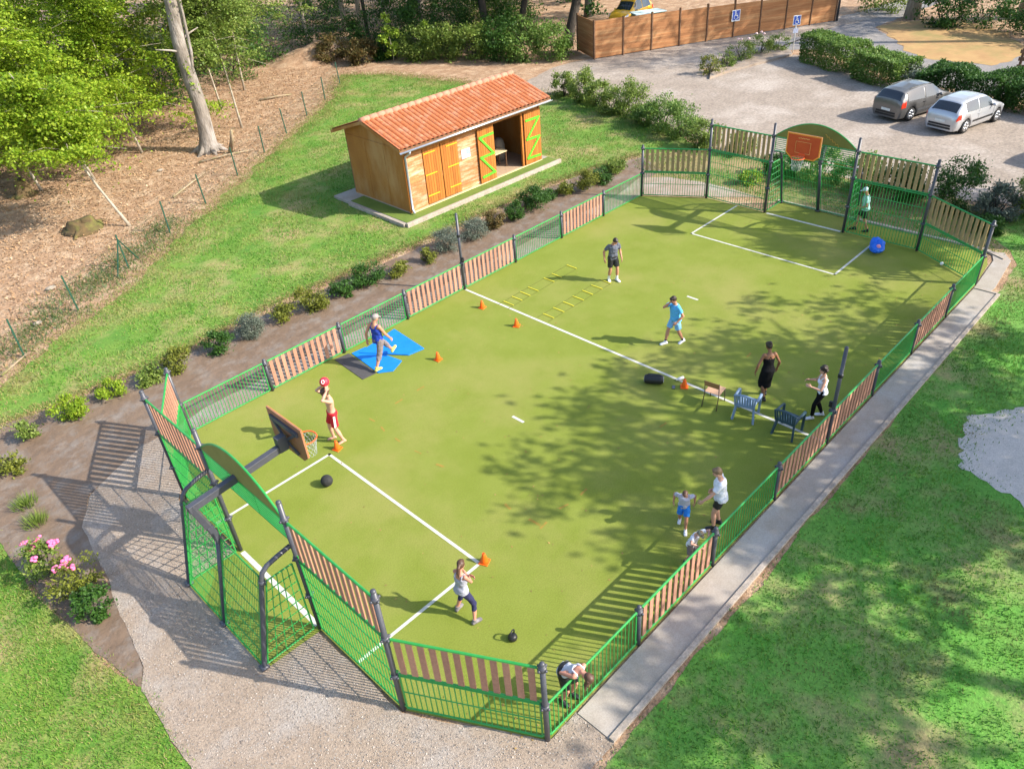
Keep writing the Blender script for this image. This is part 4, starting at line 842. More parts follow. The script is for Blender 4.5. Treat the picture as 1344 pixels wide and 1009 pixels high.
# ------------------------------------------------------------------ cars
def make_car(label, cat, loc, heading, paint, L=4.0, Wd=1.70, H=1.47, wagon=False, group=None, scale=1.0, trim=None):
    t = thing('parked_car', label, cat, (*loc,0), heading, group); t.scale = (scale,)*3
    GL = pm('car_glass', (.015,.018,.022), (.02,.024,.03), 3, rough=.05, spec=.9); TR = trim or BLACK; k = L/4.0
    # stations along x: (x, top z, top half width, belt z, belt half width)
    rear = [(-2.0,.60,.60,.52,.62),(-1.97,.80,.68,.66,.72),(-1.90,.98,.68,.88,.78),(-1.80,1.08,.66,.93,.80),(-1.45,1.37,.60,.94,.835),(-1.15,1.44,.59,.94,.845)]
    if wagon: rear = [(-2.0,.62,.62,.54,.64),(-1.98,.85,.70,.70,.74),(-1.95,1.0,.70,.90,.79),(-1.90,1.12,.67,.95,.81),(-1.66,1.40,.61,.96,.835),(-1.35,1.46,.60,.96,.845)]
    S = rear+[(-.6,H,.60,.93,.85),(-.1,H,.60,.925,.85),(.30,H-.05,.60,.92,.85),(.62,1.27,.62,.92,.845),(1.08,1.02,.66,.93,.83),(1.16,.985,.64,.93,.825),(1.55,.90,.56,.82,.79),(1.82,.78,.48,.70,.72),(1.95,.62,.46,.55,.62),(2.0,.48,.44,.44,.54)]
    def st(x):
        if x <= S[0][0]: return S[0]
        for a, b in zip(S, S[1:]):
            if x <= b[0]:
                f = (x-a[0])/(b[0]-a[0]); return tuple(a[i]+(b[i]-a[i])*f for i in range(5))
        return S[-1]
    xw = (-1.22, 1.27); RW = .315; ws = Wd/1.70
    def sec(x):
        _, zt, wt, zb, wb = st(x); bot = .19
        for q in xw:
            if abs(x-q) < .375: bot = max(bot, RW+math.sqrt(.375**2-(x-q)**2))
        lo = max(bot, .36); lo2 = max(bot, .60)
        f = min(1, max(0, (2.0-abs(x))/.25)); wl = wb*(.93+.04*f)
        P = [(wl*.94,bot),(wb*1.0,lo),(wb*1.012,min(lo2,zb-.02)),(wb,zb),(wt+(wb-wt)*.5,zb+(zt-zb)*.52),(wt,zt-.03),(wt*.72,zt+.005),(wt*.36,zt+.018),(0,zt+.022)]
        return [(y*ws,z) for y, z in P]
    X = sorted(set([round(v,3) for v in np.arange(-2,2.001,.05)]+[round(s_[0],3) for s_ in S]))
    m = MB(); n = 9; vs = []
    for x in X:
        p = sec(x); vs += [(x*k,y,z) for y, z in p] + [(x*k,-y,z) for y, z in p[-2::-1]]
    w_ = 17; fs = []
    for i in range(len(X)-1):
        for j in range(w_-1): a = i*w_+j; fs.append((a,a+1,a+w_+1,a+w_))
    fs += [tuple(range(w_-1,-1,-1)), tuple((len(X)-1)*w_+j for j in range(w_))]
    m.add(vs, fs); body = m.build('body', paint, t, smooth=True)
    m = MB(); m.box((0,0,.42), (3.5*k,1.3*ws,.44)); m.build('underbody', RUBBER, t)
    def patch(nm, xs, t0, t1, mat, sides=(1,-1), off=.012, par=None):
        """glass or trim laid on the body between section points t0..t1"""
        m = MB()
        for sg in sides:
            rows = []
            for x in xs:
                p = sec(x); r_ = []
                for q in np.linspace(t0, t1, 6):
                    i = min(int(q), 7); f = q-i; y = p[i][0]*(1-f)+p[i+1][0]*f; z = p[i][1]*(1-f)+p[i+1][1]*f
                    dy, dz = p[i+1][0]-p[i][0], p[i+1][1]-p[i][1]; l_ = math.hypot(dy,dz)+1e-6
                    r_.append((x*k, sg*(y+dz/l_*off), z-dy/l_*off))
                rows.append(r_)
            v2 = [q for r_ in rows for q in r_]; m.add(v2, [(i*6+j,i*6+j+1,(i+1)*6+j+1,(i+1)*6+j)[::sg] for i in range(len(rows)-1) for j in range(5)])
        return m.build(nm, mat, par or t, smooth=True)
    for sg in (1,-1): patch('side_window', np.linspace(-1.30 if not wagon else -1.55,-.42,10), 3.12, 4.85, GL, (sg,)); patch('side_window', np.linspace(-.34,.62,10), 3.12, 4.85, GL, (sg,))
    def endglass(nm, pts, wd):
        m = MB(); v2 = []
        for x, dz, dxo, f in pts:
            p = sec(x)
            for q in np.linspace(-1,1,9):
                y = q*p[5][0]*f; zt = np.interp(abs(y), [0,p[7][0],p[6][0],p[5][0]], [p[8][1],p[7][1],p[6][1],p[5][1]]); v2.append(((x*k)+dxo, y, zt+dz))
        r_ = len(pts); m.add(v2, [(i*9+j,i*9+j+1,(i+1)*9+j+1,(i+1)*9+j) for i in range(r_-1) for j in range(8)]); return m.build(nm, GL, t, smooth=True)
    ra = (-1.86,-1.50) if not wagon else (-1.925,-1.68)
    endglass('rear_window', [(x,.006,-.012,.93) for x in np.linspace(*ra,5)], 1); endglass('windscreen', [(x,.008,.012,.93) for x in np.linspace(.42,1.04,5)], 1)
    for x in xw:
        for sg in (1,-1):
            wh = thing('w', None, None); wh.name = 'wheel'; wh.parent = t; wh.location = (x*k, sg*.75*ws, RW)
            Mx = Matrix.Rotation(R(90),3,'X'); m = MB(); m.lathe([(.20,-.1),(.30,-.1),(RW,-.07),(RW,.07),(.30,.1),(.20,.1)], 24, (0,0,0), Mx); m.build('tyre', RUBBER, wh, smooth=True)
            m = MB(); m.lathe([(.01,.112),(.06,.118),(.07,.110),(.18,.106),(.21,.114),(.222,.10),(.222,.05),(.01,.05)], 20, (0,0,0), Matrix.Rotation(R(-90*sg),3,'X'))
            for q in range(5):
                a = q*1.2566; m.beam((math.cos(a)*.05,sg*.118,math.sin(a)*.05),(math.cos(a)*.2,sg*.114,math.sin(a)*.2),.05,.02,(0,1,0))
            m.build('rim', CHROME, wh, smooth=True)
    RED = pm('tail_red', (.62,.02,.015), (.7,.06,.02), 6, rough=.2)
    CLR = pm('headlamp_clear', (.6,.62,.65), (.5,.52,.55), 6, rough=.15)
    for x in (-.40,.80):
        for sg in (1,-1): patch('door_seam', [x-.007,x+.007], 1.0, 3.0, BLACK, (sg,), .005)
    for sg in (1,-1):
        patch('taillight', np.linspace(-1.955,-1.70,5), 2.35, 3.3, RED, (sg,), .016)
        patch('headlight', np.linspace(1.55,1.88,5), 2.5, 3.6, CLR, (sg,), .012)
        m = MB(); m.ell((.60*k,sg*.93*ws,.98), (.07,.10,.07), nu=10, nv=7); m.build('mirror', paint, t, smooth=True)
        for x in (-.30,.62): m = MB(); m.box(((x-.12)*k,sg*.868*ws,.80), (.17,.02,.03)); m.build('door_handle', paint if not wagon else BLACK, t)
        patch('side_trim', np.linspace(-.78,.82,8), 1.3, 1.7, TR, (sg,), .008)
    m = MB(); m.box((-2.005*k,0,.43), (.03,1.1*ws,.09)); m.box((-1.98*k,0,.31), (.05,1.15*ws,.10)); m.build('bumper_strip', BLACK, t, bevel=.01)
    m = MB(); m.box((-2.012*k,0,.60 if not wagon else .56), (.02,.50,.11)); m.build('number_plate', WHITE, t)
    m = MB(); m.box((2.0*k,0,.36), (.03,.8*ws,.12)); m.build('grille', BLACK, t)
    if wagon:
        for sg in (1,-1): m = MB(); m.tube([(-1.3,sg*.56,1.45),(-1.2,sg*.565,1.50),(.1,sg*.565,1.51),(.25,sg*.56,1.45)], .018, 6); m.build('roof_rail', BLACK, t)
    return t
SILVER = pm('silver_paint', (.50,.51,.53), (.47,.48,.50), 3, rough=.28, metal=.45, coat=.6)
GREYP  = pm('dark_grey_paint', (.16,.155,.15), (.14,.135,.13), 3, rough=.3, metal=.5, coat=.6)
YELP   = pm('yellow_paint', (.75,.42,.01), (.68,.37,.01), 3, rough=.35, coat=.5)
make_car('silver hatchback parked nearest the right edge, red tail lamp in the sun', 'car', (26.3,-.72), R(-14), SILVER, 4.0, 1.70, 1.47, group='cars parked by the hedge')
make_car('dark grey hatchback with roof rails, parked left of the silver car', 'car', (26.95,1.95), R(-17), GREYP, 4.1, 1.74, 1.52, True, 'cars parked by the hedge', trim=CHROME)
make_car('dark parked car whose shade shows at the right edge of the car park', 'car', (24.4,-6.6), R(-14), GREYP, 4.1, 1.74, 1.55, True, 'cars parked by the hedge')
make_car('yellow car behind the left end of the timber fence', 'car', (39.8,29.4), R(186), YELP, 4.4, 1.85, 1.75, True)
t = thing('waste_container', 'container with a pale blue-green lid behind the timber fence', 'container', (33.1,22.9,0), R(-27))
m = MB(); m.prism([(-1.1,-.55),(1.1,-.55),(1.0,.55),(-1.0,.55)], .12, 2.2); m.build('container_body', pm('green_plastic', (.06,.22,.09), (.05,.18,.08), 4), t, bevel=.04)
m = MB(); m.prism([(-1.2,-.62),(1.2,-.62),(1.1,.6),(-1.1,.6)], 2.22, 2.3); m.build('lid', pm('pale_lid', (.5,.6,.58), (.42,.52,.5), 4), t, bevel=.03)
# ------------------------------------------------------------------ training gear on the court
def cone(x, y, lab, rz=0):
    t = thing('training_cone', lab, 'cone', (x,y,0), rz, 'orange training cones')
    m = MB(); m.box((0,0,.012), (.21,.21,.024)); m.build('base', ORANGE, t, bevel=.008)
    m = MB(); m.lathe([(.088,.022),(.084,.05),(.05,.19),(.03,.27),(.024,.275),(.024,.16),(.07,.026)], 18); m.build('cone_body', ORANGE, t, smooth=True)
for x, y, lab, rz in ((-.54,5.14,'orange cone beside the half-way line nearest the shed-side net post',.2),(-.69,3.4,'orange cone left of the half-way line, near the right speed ladder',.5),(-3.58,3.93,'orange cone standing right of the blue mats',.1),(-8.07,2.83,'orange cone at the bare feet of the man in red shorts',.3),(-8.24,-2.89,'orange cone at the corner of the near area line',.4),(-.19,-2.58,'orange cone beside the wooden chair, next to a white bottle',.6)): cone(x, y, lab, rz)
def ball(name, lab, loc, r, mat, grp=None):
    m = MB(); m.ell((0,0,0), (r,r,r), nu=28, nv=18); o = m.build(name, mat, smooth=True); o.location = loc; return tag(o, lab, 'ball', grp)
ball('medicine_ball', 'black ball lying inside the near area', (-9.05,1.85,.15), .15, RUBBER)
ball('small_ball', 'small white ball on the turf near the far right corner', (11.0,-5.3,.06), .06, WHITE)
# kettlebell
t = thing('kettlebell', 'small black kettlebell on the turf near the bottom slatted fence', 'kettlebell', (-9.25,-4.72,0), R(15))
m = MB(); m.lathe([(.02,0),(.075,.0),(.10,.03),(.115,.085),(.10,.14),(.06,.175),(.01,.18)], 20); m.build('weight', BLACK, t, smooth=True)
m = MB(); m.tube([(-.065,0,.14),(-.085,0,.20),(-.085,0,.27),(-.05,0,.315),(0,0,.325),(.05,0,.315),(.085,0,.27),(.085,0,.20),(.065,0,.14)], .017, 9); m.build('handle', BLACK, t, smooth=True); t.scale = (.85,.85,.8)
# speaker, phone, bottle
t = thing('portable_speaker', 'black rounded portable speaker by the half-way line', 'speaker', (-.56,-1.82,0), R(-58))
m = MB(); m.rings([((x,0,.14),(0,r,0),(0,0,r)) for x, r in ((-.26,.07),(-.25,.115),(-.2,.135),(.2,.135),(.25,.115),(.26,.07))], 18); m.build('cabinet', BLACK, t, smooth=True)
for sx in (-1,1): m = MB(); m.rings([((sx*.262,0,.14),(0,.09,0),(0,0,.09)),((sx*.272,0,.14),(0,.08,0),(0,0,.08))], 16); m.build('end_cap', pm('grey_trim', (.3,.31,.34), (.25,.26,.3), 5, rough=.3), t)
m = MB(); m.tube([(-.2,0,.26),(-.15,0,.31),(.15,0,.31),(.2,0,.26)], .014, 6); m.build('carry_handle', BLACK, t)
t = thing('phone', 'small black phone lying between the speaker and the orange cone', 'phone', (-.38,-2.36,0), R(30))
m = MB(); m.box((0,0,.006), (.17,.09,.012)); m.build('case', BLACK, t, bevel=.004); m = MB(); m.box((0,0,.0135), (.155,.078,.002)); m.build('screen', GREYP, t)
t = thing('water_bottle', 'white water bottle lying on the half-way line beside the orange cone', 'bottle', (.02,-2.3,.05), R(70))
m = MB(); m.rings([((0,y,0),(r,0,0),(0,0,r)) for y, r in ((-.12,.03),(-.11,.042),(.05,.044),(.08,.03),(.10,.018))], 14); m.build('bottle_body', PW, t, smooth=True)
m = MB(); m.rings([((0,y,0),(.022,0,0),(0,0,.022)) for y in (.10,.13)], 12); m.build('cap', WHITE, t)
# agility ladders lying on the turf
STRAP = pm('dark_strap', (.11,.125,.016), (.13,.15,.02), 5)
for lab, a, b, n, skip in (('yellow-runged speed ladder lying on the turf nearer the shed fence',(-.05,4.62),(3.55,4.66),9,(4,7)),('yellow-runged speed ladder leading to the man in the grey shirt',(.15,3.0),(3.40,2.98),7,())):
    a, b = Vector(a), Vector(b); d = b-a; t = thing('speed_ladder', lab, 'ladder', (a.x,a.y,0), math.atan2(d.y,d.x), 'speed ladders on the turf'); L = d.length
    for s in (1,-1): m = MB(); m.beam((0,s*.23,.008),(L,s*.23,.008),.022,.006); m.build('strap', STRAP, t)
    for i in range(n):
        if i in skip: continue
        m = MB(); m.box((.25+i*(L-.3)/(n-1),0,.017), (.036,.47,.008), .04*math.sin(i*3)); m.build('rung', YELLOWS, t)
# mats
MATB = pm('mat_blue', (.005,.17,.62), (.008,.20,.68), 6, rough=.55, bump=.15, bscale=120)
for lab, poly, mt, h in (('larger bright blue exercise mat, right of the man in the blue vest',[(-4.9,6.15),(-3.3,6.4),(-3.46,4.72),(-4.0,4.82)],MATB,.05),('bright blue exercise mat under the man in the blue vest',[(-5.05,6.35),(-4.55,6.3),(-4.32,4.75),(-4.85,4.52),(-5.2,4.8)],MATB,.022),('dark grey exercise mat beside the fence, left of the blue mats',[(-5.6,6.5),(-5.1,6.42),(-5.22,4.85),(-5.7,4.9)],pm('mat_grey', (.06,.055,.055), (.075,.07,.07), 6, rough=.8),.016)):
    m = MB(); m.prism(poly, .004, h); tag(m.build('exercise_mat', mt, bevel=.01), lab, 'mat', 'exercise mats')
# bag of bibs
t = thing('ball_bag', 'bulging bright blue bag with a pink patch at the far area line', 'bag', (10.75,-3.2,0), .4)
m = MB()
for x, y, z, a, b, c in ((0,0,.17,.34,.26,.17),(.2,.05,.24,.2,.2,.2),(-.18,.04,.2,.18,.18,.16),(.05,-.1,.3,.16,.14,.14),(.28,-.1,.12,.14,.14,.12)): m.ell((x,y,z), (a,b,c))
me = remeshed(m, 'bag_cloth', .02, 2); 
for v in me.vertices: v.co *= 1+.12*mnoise.noise(v.co*14)
me.materials.append(pm('bag_blue', (.01,.12,.62), (.015,.16,.72), 5, rough=.45)); link('bag_cloth', me, t)
m = MB(); m.ell((-.22,-.02,.31), (.09,.08,.07)); m.build('bib', pm('pink_cloth', (.62,.2,.3), (.7,.3,.38), 8), t, smooth=True)
# chairs on the half-way line
t = thing('school_chair', 'wooden school chair with dark metal legs on the half-way line', 'chair', (-.33,-3.6,0), R(-90+8))
WS = pm('chair_ply', (.55,.33,.20), (.48,.27,.15), 4, rough=.5); MT = pm('brown_tube', (.09,.06,.045), (.11,.075,.055), 5, rough=.4)
m = MB(); m.box((0,.02,.445), (.42,.42,.016)); m.build('seat', WS, t, bevel=.008)
m = MB(); m.beam((-.2,-.262,.76),(.2,-.262,.76),.014,.15); m.build('backrest', pm('chair_back_ply', (.30,.15,.06), (.25,.12,.05), 5, rough=.4), t, bevel=.006)
for sx in (-1,1):
    m = MB(); m.tube([(sx*.205,-.30,0),(sx*.195,-.2,.43),(sx*.2,-.25,.84)], .013, 8); m.build('leg', MT, t, smooth=True)
    m = MB(); m.tube([(sx*.205,.25,0),(sx*.195,.2,.43)], .013, 8); m.tube([(sx*.195,.2,.43),(sx*.195,-.2,.43)], .012, 6); m.build('leg', MT, t, smooth=True)
monobloc('plastic_chair', 'pale blue-grey plastic armchair in the middle of the three chairs on the court', 'chair', pm('chair_bluegrey', (.20,.28,.40), (.17,.24,.34), 5, rough=.4), (-.27,-4.52,0), R(-90+14), 'plastic armchairs on the half-way line')
monobloc('plastic_chair', 'dark teal plastic armchair nearest the path-side net post', 'chair', pm('chair_teal', (.035,.075,.10), (.03,.06,.08), 5, rough=.4), (-.22,-5.66,0), R(-90+2), 'plastic armchairs on the half-way line')
# ------------------------------------------------------------------ people
def ik(a, c, l1, l2, pole):
    a, c = Vector(a), Vector(c); d = c-a; L = d.length
    if L > (l1+l2)*.995: c = a+d.normalized()*(l1+l2)*.995; d = c-a; L = d.length
    x = (l1*l1-l2*l2+L*L)/(2*L); h = math.sqrt(max(0,l1*l1-x*x)); u = d/L; p = Vector(pole); p = (p-u*p.dot(u))
    if p.length < 1e-5: p = u.orthogonal()
    return a+u*x+p.normalized()*h, c
def hand_template():
    m = MB(); m.ell((0,0,.045), (.040,.015,.052), nu=12, nv=8); m.tube([(0,0,-.02),(0,0,.02)], [.027,.03], 10, sx=1, sy=.72)
    for x, L, c in ((-.030,.066,.012),(-.010,.078,.014),(.011,.074,.016),(.030,.058,.018)):
        m.tube([(x*.9,0,.07),(x,-.004,.088+L*.15),(x*1.06,-.012-c*.4,.088+L*.55),(x*1.08,-.030-c,.088+L*.86)], [.0095,.0092,.0085,.007], 8)
    m.tube([(-.028,-.004,.03),(-.052,-.012,.052),(-.062,-.022,.078),(-.060,-.030,.098)], [.013,.0115,.010,.008], 8)
    return remeshed(m, 'hand', .0048, 2)
HAND = hand_template()
HV = [v.co.copy() for v in HAND.vertices]; HF = [tuple(p.vertices) for p in HAND.polygons]
CL = {}
def cloth(nm, c, var=.85): return pm(nm, c, tuple(x*var for x in c), 7, rough=.85, bump=.9, bscale=9, bdist=.03)
EYE = pm('eye_dark', (.02,.015,.012)); LIP = pm('lip', (.38,.13,.10))
def person(label, loc, face, H, pose, skin, wear, hair, fem=False):
    """pose in a 1.75 m frame facing +y, right = +x"""
    s = H/1.75; root = thing('person', label, 'person', (loc[0],loc[1],loc[2] if len(loc) > 2 else 0), R(face-90)); g = pose.get
    P = Vector((g('px',0), g('py',0), g('pz',.925)))
    RT = Matrix.Rotation(R(g('twist',0)),3,'Z') @ Matrix.Rotation(R(g('side',0)),3,'Y') @ Matrix.Rotation(R(-g('lean',3)),3,'X')
    def T(x, y, z): return P+RT@Vector((x,y,z))
    ex, ey, ez = (RT@Vector(a) for a in ((1,0,0),(0,1,0),(0,0,1)))
    sw = .155 if fem else .178
    ny = Matrix.Rotation(R(g('hyaw',0)),3,'Z') @ RT @ Matrix.Rotation(R(-g('hpitch',0)),3,'X')
    hc = T(0,.012,.535)+ny@Vector((0,.02,.125))
    hip = {q: P+Matrix.Rotation(R(g('twist',0)*.3),3,'Z')@Vector((q*.088,0,-.02)) for q in (-1,1)}
    ank = {1: Vector(g('fR',(.1,0,.085))), -1: Vector(g('fL',(-.1,0,.085)))}
    sh = {q: T(q*sw,0,.435) for q in (-1,1)}
    wr = {1: Vector(g('hR',(.27,.05,.84))), -1: Vector(g('hL',(-.27,.05,.84)))}
    kn, el = {}, {}
    for q, kk in ((1,'kR'),(-1,'kL')): kn[q], ank[q] = ik(hip[q], ank[q], .425, .415, g(kk,(q*.12,1,0)))
    for q, kk in ((1,'eR'),(-1,'eL')): el[q], wr[q] = ik(sh[q], wr[q], .295, .255, g(kk,(q*.5,-1,-.3)))
    tor = [(-.115,0,.085,.075),(-.06,-.008,.150,.105),(0,-.01,.168,.118),(.07,0,.152,.105),(.15,.004,.132,.092),(.23,.006,.142,.10),(.31,.008,.158,.108),(.38,.002,.166,.10),(.43,-.004,.140,.082),(.47,-.004,.085,.062),(.50,0,.056,.055)]
    if fem: tor = [(-.115,0,.085,.075),(-.06,-.01,.158,.112),(0,-.012,.172,.122),(.07,0,.148,.10),(.15,.004,.120,.084),(.23,.008,.130,.098),(.30,.016,.140,.115),(.37,.004,.146,.092),(.43,-.002,.122,.075),(.47,-.002,.075,.056),(.50,0,.05,.05)]
    def rings_of(lst, inf=0): return [(T(0,y,z), ex*(rx+inf), ey*(ry+inf)) for z, y, rx, ry in lst]
    def limb(m, a, b, c, r, inf=0, bul=0):
        """a-b-c tapered limb; r: radii at a, b, c"""
        p = [a, a.lerp(b,.5), b, b.lerp(c,.35), b.lerp(c,.7), c]; rr = [r[0], (r[0]+r[1])/2*1.02, r[1], r[1]*(1+bul), (r[1]*.42+r[2]*.58), r[2]]
        m.tube(p, [q+inf for q in rr], 12); m.ell(a, (r[0]+inf,)*3, nu=12, nv=8); m.ell(b, (r[1]+inf,)*3, nu=12, nv=8)
    fy = {1: g('yR',6), -1: g('yL',-6)}; fp = {1: g('pR',0), -1: g('pL',0)}
    def foot(m, q, inf=0):
        F = Matrix.Rotation(R(-fy[q]),3,'Z') @ Matrix.Rotation(R(fp[q]),3,'X'); a = ank[q]
        m.rings([(a+F@Vector((0,y,z)), F@Vector((rx+inf,0,0)), F@Vector((0,0,rz+inf*.7))) for y, z, rx, rz in ((-.075,-.055,.018,.018),(-.06,-.045,.034,.034),(-.01,-.035,.036,.044),(.06,-.045,.042,.034),(.12,-.055,.046,.024),(.165,-.062,.036,.016),(.18,-.065,.018,.010))], 12)
        m.tube([a+Vector((0,0,.05)), a+F@Vector((0,-.008,-.03))], [.036+inf,.036+inf], 10)
    # ---- body: fused into one continuous surface
    m = MB(); m.rings(rings_of(tor), 18)
    m.tube([T(0,0,.47), T(0,.006,.52), hc+ny@Vector((0,-.02,-.06))], [.056,.052,.052] if not fem else [.05,.046,.046], 12)
    m.ell(hc, (.074,.092,.112), ny, 18, 12); m.ell(hc+ny@Vector((0,.032,-.062)), (.052,.052,.045), ny, 12, 8)
    m.ell(hc+ny@Vector((0,.093,-.012)), (.013,.018,.020), ny, 8, 6)
    for q in (-1,1): m.ell(hc+ny@Vector((q*.075,-.005,-.005)), (.011,.020,.030), ny, 8, 6)
    ar = (.050,.040,.027) if not fem else (.043,.035,.024); lr = (.083,.054,.036) if not fem else (.085,.052,.034)
    for q in (-1,1):
        m.ell(sh[q]-ex*q*.02, (.062 if not fem else .054,)*3); limb(m, sh[q], el[q], wr[q], ar, 0, .08)
        limb(m, hip[q]-Vector((0,0,.02)), kn[q], ank[q], lr, 0, .10); foot(m, q)
    me = remeshed(m, 'body', .0115, 3)
    b = MB(); b.v = [tuple(v.co) for v in me.vertices]; b.f = [tuple(p.vertices) for p in me.polygons]; b.m = [0]*len(b.f); bpy.data.meshes.remove(me)
    for q in (-1,1):
        d = (wr[q]-el[q]).normalized(); hd = g('dR' if q > 0 else 'dL'); d = Vector(hd).normalized() if hd else d
        n_ = Vector(g('nR' if q > 0 else 'nL', (q,.15,0))); n_ = (n_-d*n_.dot(d)); n_ = n_.normalized() if n_.length > 1e-4 else d.orthogonal().normalized()   # back of hand
        sd_ = d.cross(n_)*(1 if q > 0 else -1) ; Mh = Matrix((sd_*1.0, n_, d)).transposed()
        b.add([wr[q]+Mh@v for v in HV], HF if q > 0 else [f[::-1] for f in HF])
    b.mi = 1
    for q in (-1,1): b.ell(hc+ny@Vector((q*.030,.083,.012)), (.011,.008,.007), ny, 8, 6)
    b.mi = 2; b.ell(hc+ny@Vector((0,.089,-.050)), (.022,.007,.006), ny, 8, 6)
    S4 = Matrix.Diagonal((s,s,s,1)); b.xf(S4)
    b.build('body', [skin, EYE, LIP], root, smooth=True)
    def put(nm, mb, mat, vox=.0125, it=3, wr_=0):
        me = remeshed(mb, nm, vox, it); me.transform(S4)
        if wr_:
            for v in me.vertices: v.co += v.normal*wr_*mnoise.noise(v.co*13)
        me.materials.append(mat); return link(nm, me, root)
    # ---- clothes
    for kind, mat in wear:
        m = MB(); kk = kind.split('-')
        if kk[0] in ('tee','vest','loose'):
            inf = .016 if kk[0] == 'tee' else ((.012 if fem else .02) if kk[0] == 'vest' else .03); z0 = -.07 if kk[0] != 'vest' else (-.045 if fem else -.09)
            L = [(z0,-.01,tor[2][2]+.004,tor[2][3]+.004)]+[r_ for r_ in tor if z0+.02 < r_[0] < (.46 if kk[0] != 'vest' else .40)]
            L = [(z, y, max(rx, .15 if z < .3 else rx), ry) for z, y, rx, ry in L] if kk[0] != 'vest' else L
            m.rings(rings_of(L, inf), 18)
            if kk[0] == 'vest':
                for q in (-1,1): m.tube([T(q*.085,.085,.37), T(q*.092,.055,.44), T(q*.095,.0,.468), T(q*.09,-.055,.44), T(q*.08,-.09,.36)], .021, 8)
            else:
                m.rings(rings_of([(.42,-.004,.12,.078),(.475,-.004,.078,.062)], inf*.8), 14)
                for q in (-1,1):
                    e = sh[q].lerp(el[q], .62); m.ell(sh[q]-ex*q*.015, (.072,)*3); m.tube([sh[q]-ex*q*.05, sh[q], e], [.06,.064,.068], 12)
            put('shirt', m, mat, .0125, 3, .02)
        elif kk[0] in ('shorts','capri','leggings'):
            fr = {'shorts':.80,'capri':1.0,'leggings':1.0}[kk[0]]; inf = .022 if kk[0] == 'shorts' else .009
            if 'short' in kk: fr = .55
            if 'loose' in kk: inf = .026
            m.rings(rings_of([(z,y,rx,ry) for z, y, rx, ry in tor[:4]], inf*.8), 18)
            for q in (-1,1):
                a = hip[q]-Vector((0,0,.02))
                if kk[0] == 'shorts': e = a.lerp(kn[q], fr); m.tube([a+Vector((0,0,.03)), a.lerp(e,.5), e], [lr[0]+.012, lr[0]+.016, lr[0]+.014], 14)
                else:
                    limb(m, a, kn[q], kn[q].lerp(ank[q], .98 if kk[0] == 'leggings' else .42), (lr[0], lr[1], lr[2] if kk[0] == 'leggings' else .05), inf)
            put('shorts' if kk[0] == 'shorts' else kk[0], m, mat, .0125, 3, .012 if kk[0] != 'leggings' else 0)
        elif kk[0] == 'dress':
            m.rings(rings_of([(.05,0,.152,.106),(.15,.004,.124,.088),(.23,.008,.134,.102),(.30,.014,.144,.116),(.345,.006,.138,.10)], .010), 18)
            m.rings(rings_of([tor[1],tor[2],tor[3]], .012), 18)
            kc = (kn[1]+kn[-1])/2; dx_ = abs(kn[1].x-kn[-1].x)/2+.092; dy_ = abs(kn[1].y-kn[-1].y)/2+.095
            m.rings([(P+Vector((0,-.01,-.02)),Vector((.182,0,0)),Vector((0,.135,0))),((P+kc)/2,Vector(((.18+dx_)/2,0,0)),Vector((0,(.14+dy_)/2,0))),(kc+Vector((0,0,.0)),Vector((dx_,0,0)),Vector((0,dy_,0))),(kc+Vector((0,-.02,-.13)),Vector((dx_*.92,0,0)),Vector((0,dy_,0)))], 18)
            for q in (-1,1): m.tube([T(q*.08,.095,.33), T(q*.075,.03,.465), T(-q*.0,-.085,.40), T(-q*.07,-.095,.30)], .011, 6)
            put('dress', m, mat, .011, 2)
        elif kk[0] == 'socks':
            for q in (-1,1): m = MB(); m.tube([ank[q].lerp(kn[q], .40 if 'high' in kk else .22), ank[q].lerp(kn[q], .1), ank[q]+Vector((0,0,-.02))], [.047 if 'high' in kk else .044,.041,.040], 12); put('sock', m, mat, .009, 1)
        elif kk[0] == 'shoes':
            for q in (-1,1): m = MB(); foot(m, q, .011); o_ = put('shoe', m, mat, .009, 1)
    # ---- hair / headgear
    for kind, mat in hair:
        m = MB()
        if kind in ('short','bun','pony','long','curly'):
            m.ell(hc+ny@Vector((0,-.022,.026)), (.084,.094,.104), ny, 18, 12); m.ell(hc+ny@Vector((0,.03,.075)), (.066,.066,.045), ny, 12, 8)
            if kind == 'bun': m.ell(hc+ny@Vector((0,-.085,.085)), (.05,.05,.05), ny)
            if kind == 'pony': m.tube([hc+ny@Vector((0,-.10,.05)), hc+ny@Vector((0,-.15,-.01)), hc+ny@Vector((0,-.14,-.14)), hc+ny@Vector((0,-.12,-.24))], [.03,.042,.038,.012], 8)
            if kind == 'long': m.tube([hc+ny@Vector((0,-.06,.02)), hc+ny@Vector((0,-.08,-.10)), hc+ny@Vector((0,-.075,-.22))], [.08,.08,.04], 10, sx=1.1, sy=.6)
            if kind == 'hang': pass
            if kind == 'curly':
                for q in range(34):
                    v = Vector((rr_.gauss(0,1),rr_.gauss(-.35,1),rr_.gauss(.45,1))).normalized(); m.ell(hc+ny@Vector((v.x*.088,v.y*.095-.02,v.z*.105+.025)), (.03,.03,.03), nu=7, nv=5)
        elif kind == 'hang':
            m.ell(hc+ny@Vector((0,-.022,.026)), (.086,.096,.106), ny, 18, 12)
            for q in (-1,0,1): m.tube([hc+ny@Vector((q*.05,-.03,.06)), hc+ny@Vector((q*.09,.02,.03))+Vector((0,0,-.08)), hc+ny@Vector((q*.085,.05,.02))+Vector((0,0,-.26))], [.05,.045,.012], 8)
        elif kind == 'cap':
            m.ell(hc+ny@Vector((0,-.012,.042)), (.088,.102,.085), ny, 18, 12); m.rings([(hc+ny@Vector((0,.10,.035)), ny@Vector((.07,0,0)), ny@Vector((0,.075,-.012))),(hc+ny@Vector((0,.10,.048)), ny@Vector((.07,0,0)), ny@Vector((0,.075,-.012)))], 14)
